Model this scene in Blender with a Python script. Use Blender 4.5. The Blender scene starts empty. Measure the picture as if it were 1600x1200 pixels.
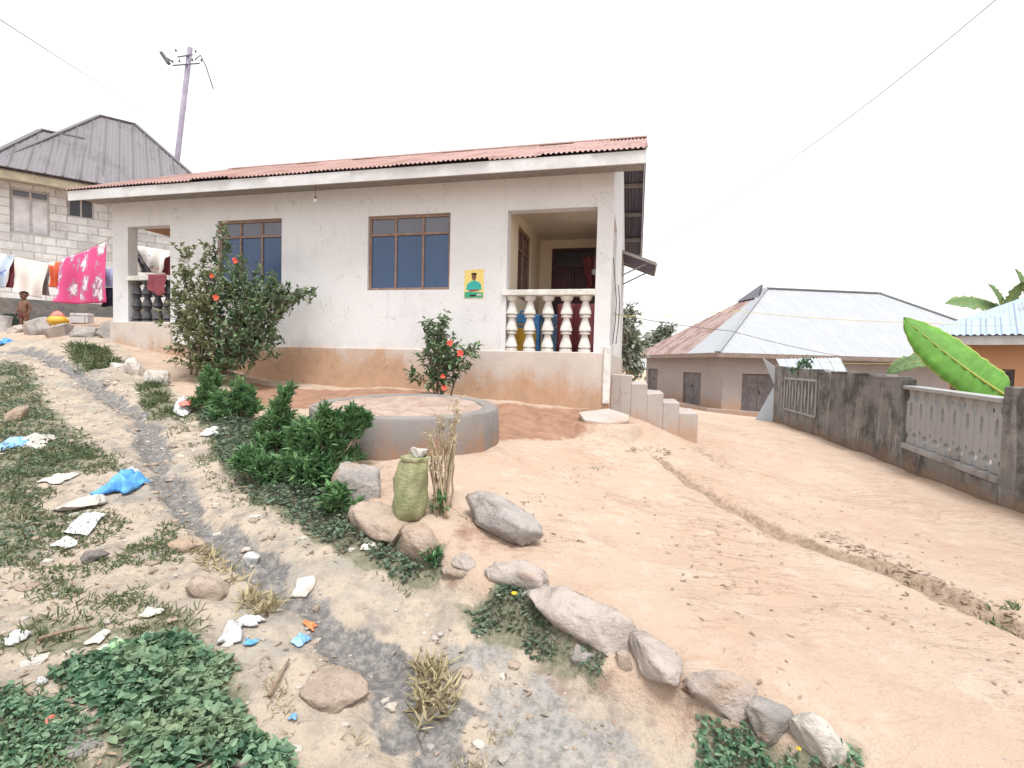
SKY, SUN, EXPO = .15, 1.4, 1.3
import bpy, bmesh, math, random
import numpy as np
from mathutils import Vector, Matrix
random.seed(7); RNG = np.random.default_rng(11)
R = math.radians
scn = bpy.context.scene
COL = scn.collection

# ------------------------------------------------------------------ camera
F = 800.0; PITCH = R(2.3); ROLL = R(1.43); CAMZ = 1.6
def _v(*a): return np.array(a, float)
fwd = _v(0, math.cos(PITCH), -math.sin(PITCH)); up0 = _v(0, math.sin(PITCH), math.cos(PITCH)); r0 = _v(1, 0, 0)
rgt = r0*math.cos(ROLL) + up0*math.sin(ROLL)
upv = up0*math.cos(ROLL) - r0*math.sin(ROLL)
CAM = _v(0, 0, CAMZ)
cd = bpy.data.cameras.new('camera'); cam = bpy.data.objects.new('camera', cd); COL.objects.link(cam)
cd.sensor_width = 36; cd.lens = 36*F/1600; cd.clip_start = .05; cd.clip_end = 3000
cam.matrix_world = Matrix(((rgt[0], upv[0], -fwd[0], CAM[0]), (rgt[1], upv[1], -fwd[1], CAM[1]), (rgt[2], upv[2], -fwd[2], CAM[2]), (0, 0, 0, 1)))
scn.camera = cam

def ray(px, py):
    d = fwd + (px-800)/F*rgt + (600-py)/F*upv
    return d/d[1]
def at(px, py, Y):            # photo measurement + distance -> point in the place
    return CAM + ray(px, py)*Y

# ------------------------------------------------------------------ terrain
def _hash(ix, iy, s):
    h = (ix.astype(np.int64)*374761393 + iy.astype(np.int64)*668265263 + s*1442695041) & 0x7fffffff
    h = ((h ^ (h >> 13))*1274126177) & 0x7fffffff
    return ((h ^ (h >> 16)) & 0xffff)/65535.0
def vnoise(x, y, s=0):
    ix = np.floor(x); iy = np.floor(y); fx = x-ix; fy = y-iy
    fx = fx*fx*(3-2*fx); fy = fy*fy*(3-2*fy)
    a = _hash(ix, iy, s); b = _hash(ix+1, iy, s); c = _hash(ix, iy+1, s); d = _hash(ix+1, iy+1, s)
    return (a*(1-fx)+b*fx)*(1-fy) + (c*(1-fx)+d*fx)*fy - .5
def fbm(x, y, s=0, o=4):
    t = 0; a = 1
    for k in range(o):
        t = t + a*vnoise(x*2**k, y*2**k, s+k*17); a *= .5
    return t
CP = [(-150,520,12.5),(60,520,11),(180,524,10.4),(100,497,13.4),(220,545,9.9),(120,543,9.4),(215,560,8.9),(300,588,8.3),(0,556,9.2),
 (0,600,7.2),(0,650,5.8),(0,720,4.6),(0,820,3.5),(0,950,2.65),(0,1200,1.75),(150,600,7.3),(215,650,6.2),(200,720,4.9),(200,820,3.75),
 (200,950,2.8),(250,1200,1.8),(330,640,6.6),(350,720,5.0),(330,820,3.75),(420,860,3.45),(400,950,2.9),(500,1000,2.7),(450,1200,1.85),
 (650,1100,2.25),(700,1200,1.95),(420,592,9.2),(640,606,8.56),(780,628,8.15),(945,641,7.8),(450,622,7.8),(560,640,7.1),(880,671,7.1),
 (800,682,6.5),(1000,690,7.0),(640,714,5.0),(490,692,5.6),(785,706,5.6),(600,760,4.4),(700,800,4.0),(800,850,3.55),(850,900,3.2),
 (960,980,2.75),(1100,1060,2.4),(1250,1130,2.2),(1400,1200,2.0),(520,800,3.95),(600,870,3.42),(700,930,3.1),(780,1000,2.8),(900,1080,2.45),
 (1050,1150,2.2),(1200,1200,2.05),(900,760,4.9),(1000,850,3.9),(1200,900,3.6),(1400,950,3.2),(1600,1000,3.0),(1600,1200,1.95),
 (1600,870,4.5),(1600,805,5.9),(1400,735,8.6),(1210,660,16.3),(1090,690,8.2),(1090,722,6.9),(1200,720,8.0),(1300,760,7.0),(1130,662,13),
 (1150,650,20),(1010,622,30),(1130,642,27),(1300,652,27),(-150,1200,1.7),(-150,800,3.6),(-150,600,7.0),(1750,1000,3),(1750,800,6)]
cp = np.array([at(*c) for c in CP])
EX = np.array([(-30,20,4.0),(-16,16,2.7),(-12,22,3.2),(30,30,-.8),(0,-5,-.3),(-5,-3,.2),(5,-5,-.3),(-12,0,.9),(12,0,-.2),(3,15,.6),(-6,17,1.7),
   (20,12,-.15),(12,10,-.05),(0,45,.1),(-20,45,2.5),(25,50,-1.0),(-25,-15,.9),(20,-15,-.5),(-30,5,2.2),(35,5,-.4)], float)
cp = np.vstack([cp, EX])
def _U(r2): return np.where(r2 > 1e-12, r2*np.log(r2+1e-12), 0)
def _tps(P):
    n = len(P); K = _U(((P[:, None, :2]-P[None, :, :2])**2).sum(2)) + np.eye(n)*.35
    A = np.zeros((n+3, n+3)); A[:n, :n] = K; A[:n, n] = 1; A[:n, n+1:] = P[:, :2]; A[n, :n] = 1; A[n+1:, :n] = P[:, :2].T
    b = np.zeros(n+3); b[:n] = P[:, 2]
    return np.linalg.solve(A, b)
TW = _tps(cp)
def base_z(x, y):
    x = np.asarray(x, float); y = np.asarray(y, float)
    sh = x.shape; x = x.ravel(); y = y.ravel(); out = np.empty_like(x)
    for i in range(0, len(x), 20000):
        X = x[i:i+20000]; Y = y[i:i+20000]
        cx = np.clip(X, -40, 40); cy = np.clip(Y, -20, 55)
        K = _U((cx[:, None]-cp[None, :, 0])**2 + (cy[:, None]-cp[None, :, 1])**2)
        out[i:i+20000] = K @ TW[:-3] + TW[-3] + TW[-2]*cx + TW[-1]*cy
    return out.reshape(sh)
def hit(px, py, fn):
    d = ray(px, py); Y = np.concatenate([np.arange(1, 12, .02), np.arange(12, 70, .1)])
    P = CAM[None] + d[None]*Y[:, None]
    below = P[:, 2] < fn(P[:, 0], P[:, 1])
    k = np.argmax(below) if below.any() else len(Y)-1
    return P[k]
def GB(px, py): return hit(px, py, base_z)
def seg_d(px, py, poly, closed=False):        # distance to polyline
    d = np.full(px.shape, 1e9); n = len(poly)
    for i in range(n if closed else n-1):
        a = poly[i]; b = poly[(i+1) % n]; ab = b-a; L = (ab**2).sum()+1e-12
        t = np.clip(((px-a[0])*ab[0]+(py-a[1])*ab[1])/L, 0, 1)
        d = np.minimum(d, np.hypot(px-a[0]-t*ab[0], py-a[1]-t*ab[1]))
    return d
def inside(px, py, poly):
    c = np.zeros(px.shape, bool); n = len(poly)
    for i in range(n):
        a = poly[i]; b = poly[i-1]
        m = ((a[1] > py) != (b[1] > py)) & (px < (b[0]-a[0])*(py-a[1])/(b[1]-a[1]+1e-12)+a[0])
        c ^= m
    return c
def sd(px, py, poly): # positive inside
    d = seg_d(px, py, poly, True)
    return np.where(inside(px, py, poly), d, -d)
def sstep(a, b, x):
    t = np.clip((np.asarray(x, float)-a)/(b-a), 0, 1); return t*t*(3-2*t)
def W(pts): return np.array([GB(*p)[:2] for p in pts])
GUT = W([(30,540),(110,575),(160,610),(215,645),(235,690),(255,735),(300,800),(360,845),(430,895),(500,950),(570,1010),(620,1060),(680,1130),(760,1200),(830,1270)])
DRAIN = W([(1030,715),(1080,755),(1140,790),(1200,825),(1290,865),(1400,900),(1500,945),(1620,1000),(1800,1090),(2000,1180)])
EDGE = [(180,530),(262,600),(340,645),(430,705),(545,775),(640,850),(750,920),(840,990),(960,1060),(1080,1130),(1230,1190),(1340,1240)]
PATH = np.vstack([W(EDGE + [(1340,1290),(400,1290)]), [[-2.5,-4],[-13,-4],[-14,7]], W([(-300,540)])])
def surf_z(x, y):
    x = np.asarray(x, float); y = np.asarray(y, float)
    z = base_z(x, y)
    near = 1-sstep(14, 30, np.hypot(x, y))
    pm = sstep(-.15, .15, sd(x, y, PATH))
    z = z + near*(fbm(x*1.6, y*1.6, 3)*.035 + fbm(x*6, y*6, 9)*(.010+.040*pm) + np.maximum(fbm(x*2.7+5, y*2.7, 21), 0)*.06*pm)
    ym = (1-pm)*near; q = fbm(x*.9+3, y*.9, 51, 5); z = z + ym*(q*.045 + .014*np.abs(fbm(x*2.2, y*2.2+4, 55))*2)
    ee = sd(x, y, PATH)+fbm(x*5, y*5, 91)*.10; em = sstep(4.9, 4.0, y)*near
    z = z + em*(-.075*sstep(-.03, .10, ee)*sstep(.95, .3, ee)+.055*sstep(.04, -.08, ee)*sstep(-1.0, -.25, ee))
    wv = (x-1.535)*.235+(y-7.77)*.972; sv = -((x-1.535)*.972-(y-7.77)*.235)
    zb = .79+.12*sstep(.5, 1.3, sv)+.03*np.clip(sv, 0, 4); reach = -.34-.50*sstep(1.3, .3, sv)*sstep(-.5, -.2, sv)+.25*fbm(x*3, y*3, 59)
    bm_ = sstep(-.16, .02, wv-reach)*sstep(-.75, -.25, sv)*sstep(4.2, 2.6, sv)*sstep(.6, .1, wv); z = z+np.maximum(zb-z, 0)*bm_
    dg = seg_d(x, y, GUT) + fbm(x*5, y*5, 31)*.06
    dg = dg/(1+.7*sstep(3.0, 2.2, y)); z = z - .085*(1-sstep(.02, .17, dg)) - .02*(1-sstep(.1, .5, dg))
    dd = seg_d(x, y, DRAIN) + fbm(x*4, y*4, 41)*.1
    z = z - .075*(1-sstep(.02, .16, dd)) + .02*np.exp(-((dd-.3)/.12)**2)
    return z
def G(px, py):
    P = hit(px, py, surf_z); P[2] = float(surf_z(P[0], P[1])); return P
def gz(x, y): return float(surf_z(np.array([x]), np.array([y]))[0])

# ------------------------------------------------------------------ materials
class NT:
    def __init__(s, name, rough=.8, spec=.3):
        s.m = bpy.data.materials.new(name); s.m.use_nodes = True; s.t = s.m.node_tree
        s.b = s.t.nodes['Principled BSDF']; s.b.inputs['Roughness'].default_value = rough
        s.b.inputs['Specular IOR Level'].default_value = spec
    def n(s, ty, ins=None, out=0, **pr):
        k = s.t.nodes.new(ty)
        for a, v in pr.items(): setattr(k, a, v)
        for a, v in (ins or {}).items():
            if hasattr(v, 'links'): s.t.links.new(v, k.inputs[a])
            else: k.inputs[a].default_value = v
        return k.outputs[out]
    def pos(s): return s.n('ShaderNodeNewGeometry', out=0)
    def uv(s): return s.n('ShaderNodeTexCoord', out=2)
    def obj(s): return s.n('ShaderNodeTexCoord', out=3)
    def scale(s, vec, sc): return s.n('ShaderNodeMapping', {'Vector': vec, 'Scale': sc})
    def noise(s, vec, sc, det=5, ro=.6, dist=0): return s.n('ShaderNodeTexNoise', {'Vector': vec, 'Scale': sc, 'Detail': det, 'Roughness': ro, 'Distortion': dist})
    def ramp(s, f, a, b): return s.n('ShaderNodeMapRange', {'Value': f, 'From Min': a, 'From Max': b}, interpolation_type='SMOOTHSTEP')
    def math(s, op, a, b=0.0, c=0.0): return s.n('ShaderNodeMath', {0: a, 1: b, 2: c}, operation=op)
    def mix(s, f, a, b, bt='MIX'):
        a = (*a, 1) if isinstance(a, tuple) and len(a) == 3 else a; b = (*b, 1) if isinstance(b, tuple) and len(b) == 3 else b
        return s.n('ShaderNodeMix', {0: f, 6: a, 7: b}, out=2, data_type='RGBA', blend_type=bt)
    def xyz(s, vec, k): return s.n('ShaderNodeSeparateXYZ', {'Vector': vec}, out=k)
    def attr(s, nm): return s.n('ShaderNodeAttribute', attribute_name=nm, out=2)
    def rnd(s): return s.n('ShaderNodeNewGeometry', out=8)
    def fin(s, col, bump=None, bs=.3, bd=.02, rough=None):
        if isinstance(col, tuple): s.b.inputs['Base Color'].default_value = (*col, 1)
        else: s.t.links.new(col, s.b.inputs['Base Color'])
        if bump is not None:
            o = s.n('ShaderNodeBump', {'Strength': bs, 'Distance': bd, 'Height': bump}); s.t.links.new(o, s.b.inputs['Normal'])
        if rough is not None: s.t.links.new(rough, s.b.inputs['Roughness'])
        return s.m
MT = {}
def simple(name, c1, c2=None, sc=6, rough=.8, bs=.2, bd=.01, spec=.3, metal=0):
    k = NT(name, rough, spec); p = k.pos(); n = k.noise(p, sc); n2 = k.noise(p, sc*6, 3)
    c2 = c2 or tuple(x*.75 for x in c1)
    col = k.mix(k.ramp(n, .35, .68), c1, c2); col = k.mix(k.math('MULTIPLY', k.ramp(n2, .4, .75), .35), col, tuple(x*.7 for x in c1))
    k.b.inputs['Metallic'].default_value = metal
    MT[name] = k.fin(col, k.math('ADD', n, n2), bs, bd); return MT[name]
def leafm(name, c1, c2, c3, rough=.55):
    k = NT(name, rough, .35); r = k.rnd(); p = k.pos(); n = k.noise(p, 4, 2)
    col = k.mix(k.ramp(r, .1, .9), c1, c2); col = k.mix(k.math('MULTIPLY', k.ramp(n, .45, .7), .7), col, c3)
    k.b.inputs['Subsurface Weight'].default_value = 0
    tr = k.n('ShaderNodeBsdfTranslucent', {'Color': col}); mx = k.n('ShaderNodeMixShader', {0: .22, 1: k.b.outputs[0], 2: tr})
    k.fin(col); k.t.links.new(mx, k.t.nodes['Material Output'].inputs[0]); MT[name] = k.m; return k.m

def plaster(name, c, dirt, zlo, zhi, dirt2=(.2, .19, .18), amt=.3, xs=None, rag=1.1):
    k = NT(name, .9, .2); p = k.pos(); n = k.noise(p, 1.1, 6, .65); n2 = k.noise(p, 14, 5, .7); n3 = k.noise(k.scale(p, (6, 6, .7)), 1.2, 5, .7)
    col = k.mix(k.math('MULTIPLY', k.ramp(n, .42, .75), amt), c, tuple(x*.72 for x in c))
    col = k.mix(k.math('MULTIPLY', k.ramp(n3, .55, .8), amt), col, tuple(x*.6 for x in c))
    sp = k.noise(p, 38, 2, .5); col = k.mix(k.math('MULTIPLY', k.ramp(sp, .68, .74), .5), col, dirt2)
    z = k.math('ADD', k.xyz(p, 2), k.math('MULTIPLY', k.math('SUBTRACT', k.noise(k.scale(p, (1, 1, .5)), 2.2, 5, .65), .5), 1.1))
    z = k.math('ADD', z, k.math('MULTIPLY', k.math('SUBTRACT', k.noise(k.scale(p, (5, 5, .6)), 1.6, 6, .75), .5), rag*.4))
    if xs: z = k.math('SUBTRACT', z, k.math('MULTIPLY', k.ramp(k.xyz(p, 0), xs[0], xs[1]), xs[2]))
    g = k.ramp(z, zhi, zlo); dn = k.noise(p, 5, 7, .75); col = k.mix(g, col, k.mix(k.ramp(dn, .4, .65), dirt, tuple(x*.86 for x in dirt)))
    pt_ = k.noise(p, 2.3, 8, .8); col = k.mix(k.math('MULTIPLY', k.ramp(pt_, .60, .66), amt), col, tuple(x*.82 for x in c)); vo = k.noise(p, 3.1, 3, .5)
    cr = k.math('ABSOLUTE', k.math('SUBTRACT', k.noise(p, 1.7, 7, .6, .4), .5)); col = k.mix(k.math('MULTIPLY', k.math('MULTIPLY', k.ramp(cr, .006, .001), k.ramp(vo, .5, .62)), .5*min(1, amt*2)), col, (.12, .10, .09))
    MT[name] = k.fin(col, k.math('ADD', k.math('MULTIPLY', n2, .6), n), .35, .02); return MT[name]
def build_materials():
    plaster('plaster_white', (.66, .655, .66), (.48, .37, .28), 1.2, 2.0, amt=.42)
    plaster('plaster_plinth', (.54, .475, .43), (.47, .30, .20), 1.1, 1.62, amt=.5, xs=(-1.2, -2.3, .42))
    plaster('plaster_cream', (.68, .58, .44), (.55, .42, .3), 1.3, 1.9, amt=.15)
    plaster('plaster_grey', (.32, .285, .275), (.38, .25, .18), -.6, .25, amt=.4)
    plaster('plaster_orange', (.52, .285, .165), (.4, .2, .12), -.5, .4, amt=.25)
    plaster('concrete_step', (.40, .36, .335), (.42, .28, .20), .45, 1.0, amt=.8)
    plaster('concrete_ring', (.225, .205, .193), (.29, .18, .125), .55, .98, (.10, .09, .085), amt=1.0, rag=1.5)
    plaster('panel_grey', (.33, .328, .325), (.16, .14, .125), .0, .5, amt=.6)
    simple('ceiling_paint', (.66, .58, .48), (.58, .5, .41), 2)
    simple('ceiling_orange', (.40, .22, .13), None, 3)
    simple('fascia_paint', (.60, .60, .61), (.50, .49, .49), 3)
    simple('fascia_brown', (.26, .20, .17), None, 5)
    simple('fascia_cream', (.56, .50, .36), (.4, .36, .28), 5)
    simple('timber', (.22, .17, .14), None, 8)
    simple('timber_grey', (.30, .27, .25), None, 8)
    simple('frame_brown', (.22, .135, .10), (.30, .21, .165), 9, .6)
    simple('frame_pale', (.50, .47, .46), None, 9, .6)
    simple('door_grey', (.10, .09, .095), (.16, .14, .14), 3, .6)
    simple('maroon', (.27, .075, .085), (.2, .055, .065), 3, .7)
    simple('maroon_dark', (.055, .025, .032), (.09, .03, .035), 3, .45)
    simple('dark', (.02, .018, .022), None, 3, .6)
    simple('white_paint', (.72, .70, .67), (.55, .52, .48), 8, .7)
    simple('dark_baluster', (.05, .05, .055), (.10, .10, .11), 8, .45)
    simple('rope', (.45, .40, .33), None, 8); simple('rope_yellow', (.62, .52, .14), None, 8)
    simple('cable', (.16, .15, .15), None, 8); simple('pole_wood', (.26, .23, .30), (.33, .30, .37), 3)
    simple('insulator', (.12, .12, .14), None, 8, .3); simple('bulb_glass', (.8, .8, .78), None, 8, .2)
    simple('soil_fill', (.40, .31, .265), (.29, .205, .165), 4, .95, .6, .04)
    simple('sack_green', (.23, .25, .12), (.35, .34, .20), 11, .75, .5, .03)
    simple('plastic_blue', (.07, .26, .62), (.13, .38, .72), 9, .4, .4, .02)
    simple('plastic_skyblue', (.16, .36, .62), (.3, .5, .75), 9, .4, .4, .02)
    simple('plastic_white', (.62, .62, .62), (.40, .39, .375), 16, .45, .4, .02)
    simple('paper_dirty', (.60, .56, .50), (.42, .38, .33), 12, .8, .4, .02)
    simple('plastic_red', (.6, .10, .07), (.7, .3, .25), 12, .5); simple('plastic_orange', (.65, .22, .08), None, 12, .5)
    simple('plastic_yellow', (.68, .40, .05), None, 6, .45); simple('plastic_green', (.25, .5, .22), (.6, .65, .5), 20, .5)
    simple('bucket_dark', (.05, .08, .07), None, 6, .5)
    simple('skin', (.17, .085, .055), (.13, .065, .042), 8, .55); simple('hair', (.02, .015, .012), None, 30, .9)
    simple('shorts', (.16, .05, .05), None, 8); simple('eye', (.03, .02, .02), None, 5, .3)
    simple('cloth_maroon', (.26, .07, .085), None, 8, .9); simple('cloth_black', (.03, .03, .035), (.25, .24, .25), 9, .9)
    simple('cloth_navy', (.04, .04, .09), None, 8, .9); simple('cloth_lightblue', (.48, .55, .78), None, 8, .9); simple('cloth_grey', (.28, .25, .25), None, 8, .9)
    simple('curtain_pale', (.74, .73, .74), (.5, .48, .52), 2, .9); simple('curtain_violet', (.12, .10, .17), None, 5, .9)
    simple('bark', (.24, .18, .13), (.32, .26, .2), 14); simple('twig_pale', (.42, .33, .22), None, 14)
    simple('petal_red', (.72, .09, .06), (.8, .2, .12), 20, .5); simple('petal_yellow', (.8, .55, .05), None, 20, .5)
    simple('pebble', (.40, .35, .31), (.26, .24, .225), 18, .9); simple('litter_brown', (.20, .14, .10), (.28, .21, .15), 18, .9)
    simple('sandal', (.16, .15, .145), (.24, .22, .2), 10, .7)
    leafm('leaf_shrub', (.07, .135, .065), (.16, .235, .12), (.24, .285, .18))
    leafm('leaf_shrub_pale', (.13, .165, .08), (.22, .245, .13), (.27, .26, .15))
    leafm('leaf_bush', (.055, .135, .055), (.15, .285, .115), (.20, .31, .14))
    leafm('leaf_cover', (.05, .12, .065), (.18, .28, .17), (.23, .29, .17))
    leafm('leaf_creeper', (.06, .105, .065), (.15, .20, .13), (.2, .21, .14))
    leafm('leaf_tree', (.16, .19, .145), (.24, .265, .2), (.28, .3, .23))
    for nm, c in (('leaf_banana', (.15, .36, .06)), ('leaf_banana_dull', (.17, .27, .11))):
        k = NT(nm, .5, .35); u = k.uv(); w = k.n('ShaderNodeTexWave', {'Vector': k.scale(u, (.12, 1, 1)), 'Scale': 9, 'Distortion': 1.5, 'Detail': 2}, out=1, bands_direction='Y')
        n = k.noise(u, 3, 5); col = k.mix(k.math('MULTIPLY', w, .35), c, tuple(x*.72 for x in c)); col = k.mix(k.ramp(n, .45, .7), col, tuple(min(1, x*1.3) for x in c))
        ed = k.math('ABSOLUTE', k.math('SUBTRACT', k.xyz(u, 0), .5)); col = k.mix(k.ramp(ed, .455, .49), col, (.45, .46, .12))
        tr = k.n('ShaderNodeBsdfTranslucent', {'Color': col}); mx = k.n('ShaderNodeMixShader', {0: .3, 1: k.b.outputs[0], 2: tr}); k.fin(col, w, .4, .01); k.t.links.new(mx, k.t.nodes['Material Output'].inputs[0]); MT[nm] = k.m
    leafm('grass_green', (.095, .14, .065), (.19, .225, .115), (.26, .24, .15)); leafm('grass_dry', (.40, .34, .21), (.52, .45, .29), (.34, .29, .16))
    # stone
    for nm, c1, c2, c3 in (('rock_pale', (.50, .43, .385), (.37, .315, .28), (.42, .275, .19)), ('rock_grey', (.41, .37, .345), (.27, .245, .23), (.40, .29, .215)),
                           ('rock_tan', (.45, .36, .29), (.34, .265, .21), (.42, .30, .22)), ('rock_white', (.62, .58, .52), (.45, .4, .36), (.5, .42, .34)), ('rock_dark', (.13, .13, .13), (.19, .18, .17), (.25, .2, .17))):
        k = NT(nm, .92, .2); p = k.pos(); n = k.noise(p, 5, 8, .68); n2 = k.noise(p, 30, 6, .7); n3 = k.noise(p, 2.3, 4)
        col = k.mix(k.ramp(n, .38, .66), c1, c2); col = k.mix(k.ramp(n3, .52, .72), col, c3)
        col = k.mix(k.math('MULTIPLY', k.ramp(n2, .56, .72), .55), col, tuple(x*.45 for x in c1))
        MT[nm] = k.fin(col, k.math('ADD', n, k.math('MULTIPLY', n2, .6)), .95, .05)
    # blocks
    for nm, a, b, mo, st, am in (('block_pale', (.76, .755, .75), (.58, .57, .56), (.44, .43, .42), (.34, .32, .31), .5), ('block_dark', (.17, .165, .16), (.23, .22, .21), (.21, .2, .19), (.05, .049, .047), 1.0)):
        k = NT(nm, .92, .2); u = k.uv(); p = k.pos()
        br = k.t.nodes.new('ShaderNodeTexBrick'); k.t.links.new(u, br.inputs['Vector'])
        for a_, v_ in (('Scale', 1), ('Mortar Size', .016), ('Mortar Smooth', .4), ('Brick Width', .45), ('Row Height', .225), ('Color1', (*a, 1)), ('Color2', (*b, 1)), ('Mortar', (*mo, 1))): br.inputs[a_].default_value = v_
        n = k.noise(p, 1.4, 7, .7); n3 = k.noise(k.scale(p, (3, 3, .55)), 1.5, 6, .7); n2 = k.noise(p, 22, 5, .7)
        col = k.mix(k.math('MULTIPLY', k.ramp(n, .44, .62), .8*am), br.outputs[0], st)
        col = k.mix(k.math('MULTIPLY', k.ramp(n3, .53, .68), .75*am), col, (.36, .345, .33) if nm == 'block_dark' else st)
        if nm == 'block_dark':
            zz = k.math('ADD', k.xyz(p, 2), k.math('MULTIPLY', k.math('SUBTRACT', k.noise(p, 2.5, 5), .5), .8)); col = k.mix(k.ramp(zz, .30, -.1), col, (.24, .165, .12))
        MT[nm] = k.fin(col, k.math('ADD', k.math('MULTIPLY', br.outputs[1], -.8), k.math('ADD', n2, n)), .6, .02)
    # roofing
    def roof(nm, base, rust, amt, wave, rough=.55, streak=5.0, metal=.0):
        k = NT(nm, rough, .4); u = k.uv(); k.b.inputs['Metallic'].default_value = metal
        n = k.noise(k.scale(u, (streak, .35, 1)), 1.0, 6, .7); n1 = k.noise(u, .9, 4); n2 = k.noise(u, 9, 5)
        m = k.ramp(k.math('ADD', n, k.math('MULTIPLY', k.math('SUBTRACT', n1, .5), .8)), amt, amt+.12)
        col = k.mix(m, base, rust); col = k.mix(k.math('MULTIPLY', k.ramp(n2, .5, .75), .3), col, tuple(x*.6 for x in base))
        sh = k.n('ShaderNodeTexWave', {'Vector': u, 'Scale': .5, 'Distortion': .0}, out=1, bands_direction='Y', wave_profile='SAW')
        col = k.mix(k.math('MULTIPLY', k.ramp(sh, .03, .0), .4), col, tuple(x*.4 for x in base))
        w = k.n('ShaderNodeMath', {0: k.math('MULTIPLY', k.xyz(u, 0), 2*math.pi/wave)}, operation='SINE')
        MT[nm] = k.fin(col, w, .5, .02)
    roof('roof_red', (.34, .195, .17), (.23, .115, .09), .48, .076)
    roof('roof_brown', (.165, .15, .162), (.13, .12, .125), .5, .1, streak=3)
    roof('roof_rust', (.30, .22, .20), (.19, .105, .085), .46, .15, streak=3.2)
    roof('roof_pale', (.325, .338, .36), (.36, .365, .375), .5, .15, streak=3, metal=.0)
    roof('roof_blue', (.33, .41, .52), (.22, .19, .19), .54, .076, streak=3)
    roof('zinc_dark', (.14, .13, .16), (.10, .09, .1), .5, .076)
    roof('zinc_sheet', (.50, .56, .62), (.40, .45, .5), .55, .076)
    # window glass: dark panes with a curtain's colour behind
    for nm, c in (('glass_blue', (.030, .062, .130)), ('glass_grey', (.10, .105, .13)), ('glass_dark', (.02, .02, .025)), ('glass_brown', (.09, .055, .05))):
        k = NT(nm, .25, .5); p = k.pos(); n = k.noise(k.scale(p, (7, 7, .6)), 1, 3); MT[nm] = k.fin(k.mix(n, c, tuple(x*1.5 for x in c)), k.noise(p, 1.2, 2), .08, .02)
    # printed cloths
    def printed(nm, base, inks, sc, th, out=None, rnd=.75, st=(1, 1, 1)):
        k = NT(nm, .9, .15); u = k.scale(k.uv(), st); d = k.noise(u, sc*1.6, 3); wv = u
        col = base
        for q, ink in enumerate(inks):
            off = k.n('ShaderNodeMapping', {'Vector': wv, 'Location': (q*.37, q*.61, 0)})
            v = k.n('ShaderNodeTexVoronoi', {'Vector': off, 'Scale': sc, 'Randomness': rnd}, out=0)
            v = k.math('ADD', v, k.math('MULTIPLY', k.math('SUBTRACT', k.noise(off, sc*4, 3), .5), .75))
            if out: col = k.mix(k.ramp(v, th+.12, th+.09), col, out)
            col = k.mix(k.ramp(v, th+.03, th-.02), col, ink)
        MT[nm] = k.fin(col)
    printed('print_pink', (.60, .085, .22), [(.76, .70, .72), (.74, .68, .71)], 2.6, .25, (.42, .22, .33), .5, (1.35, .8, 1))
    printed('print_white', (.74, .69, .65), [(.60, .25, .28), (.62, .4, .35)], 9, .08, None, .9)
    printed('print_blue', (.48, .56, .68), [(.08, .16, .50), (.6, .08, .2)], 3.0, .22, None, .8)
    printed('print_orange', (.66, .16, .08), [(.75, .7, .6), (.7, .35, .1)], 4, .3)
    printed('print_bw', (.72, .70, .68), [(.7, .3, .12), (.3, .3, .33)], 5, .16)
    k = NT('ground_soil', .95, .15); p = k.pos()
    n1 = k.noise(p, .9, 6, .6); n2 = k.noise(p, 4.5, 7, .68); n3 = k.noise(p, 22, 6, .72); n4 = k.noise(p, 90, 3, .6)
    sand = k.mix(k.ramp(n1, .35, .68), (.465, .36, .28), (.435, .315, .238)); sand = k.mix(k.math('MULTIPLY', k.ramp(n2, .5, .72), .55), sand, (.53, .45, .385))
    sand = k.mix(k.math('MULTIPLY', k.ramp(n3, .58, .72), .5), sand, (.36, .23, .15))
    st = k.n('ShaderNodeMapping', {'Vector': p, 'Rotation': (0, 0, -.6), 'Scale': (1.0, 4.5, 1)}); e1 = k.noise(st, 1.6, 8, .68, .3); e2 = k.noise(p, .7, 3)
    sand = k.mix(k.math('MULTIPLY', k.math('MULTIPLY', k.ramp(k.math('ABSOLUTE', k.math('SUBTRACT', e1, .52)), .018, .002), k.ramp(e2, .42, .58)), .75), sand, (.24, .15, .10))
    sand = k.mix(k.math('MULTIPLY', k.ramp(e1, .58, .68), .5), sand, (.37, .245, .17))
    path = k.mix(k.ramp(n2, .40, .62), (.44, .365, .29), (.315, .27, .225)); path = k.mix(k.math('MULTIPLY', k.ramp(n3, .52, .7), .7), path, (.22, .19, .16)); path = k.mix(k.math('MULTIPLY', k.ramp(n1, .52, .66), .6), path, (.30, .285, .255))
    def msk(nm, k1=.9, lo=.38, hi=.62, nz=None):
        return k.ramp(k.math('ADD', k.attr(nm), k.math('MULTIPLY', k.math('SUBTRACT', nz or n2, .5), k1)), lo, hi)
    col = k.mix(msk('path'), sand, path)
    col = k.mix(msk('ash'), col, k.mix(k.ramp(n3, .4, .65), (.34, .32, .30), (.20, .19, .175)))
    col = k.mix(msk('clay'), col, k.mix(k.ramp(n2, .35, .68), (.35, .205, .138), (.255, .148, .102)))
    col = k.mix(msk('drain', 1.3), col, k.mix(k.ramp(n3, .38, .62), (.25, .175, .125), (.36, .27, .20)))
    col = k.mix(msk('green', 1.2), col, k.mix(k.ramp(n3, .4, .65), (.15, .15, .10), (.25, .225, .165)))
    col = k.mix(msk('mud', .9), col, k.mix(k.ramp(n3, .4, .66), (.145, .137, .132), (.29, .268, .25)))
    col = k.mix(k.math('MULTIPLY', k.ramp(n4, .62, .72), .35), col, (.18, .14, .11))
    ft = k.n('ShaderNodeTexVoronoi', {'Vector': p, 'Scale': 2.6, 'Smoothness': .6}, out=0, feature='SMOOTH_F1'); ft = k.math('MULTIPLY', k.ramp(ft, .12, .3), k.math('MULTIPLY', k.ramp(e2, .45, .6), .45))
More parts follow.
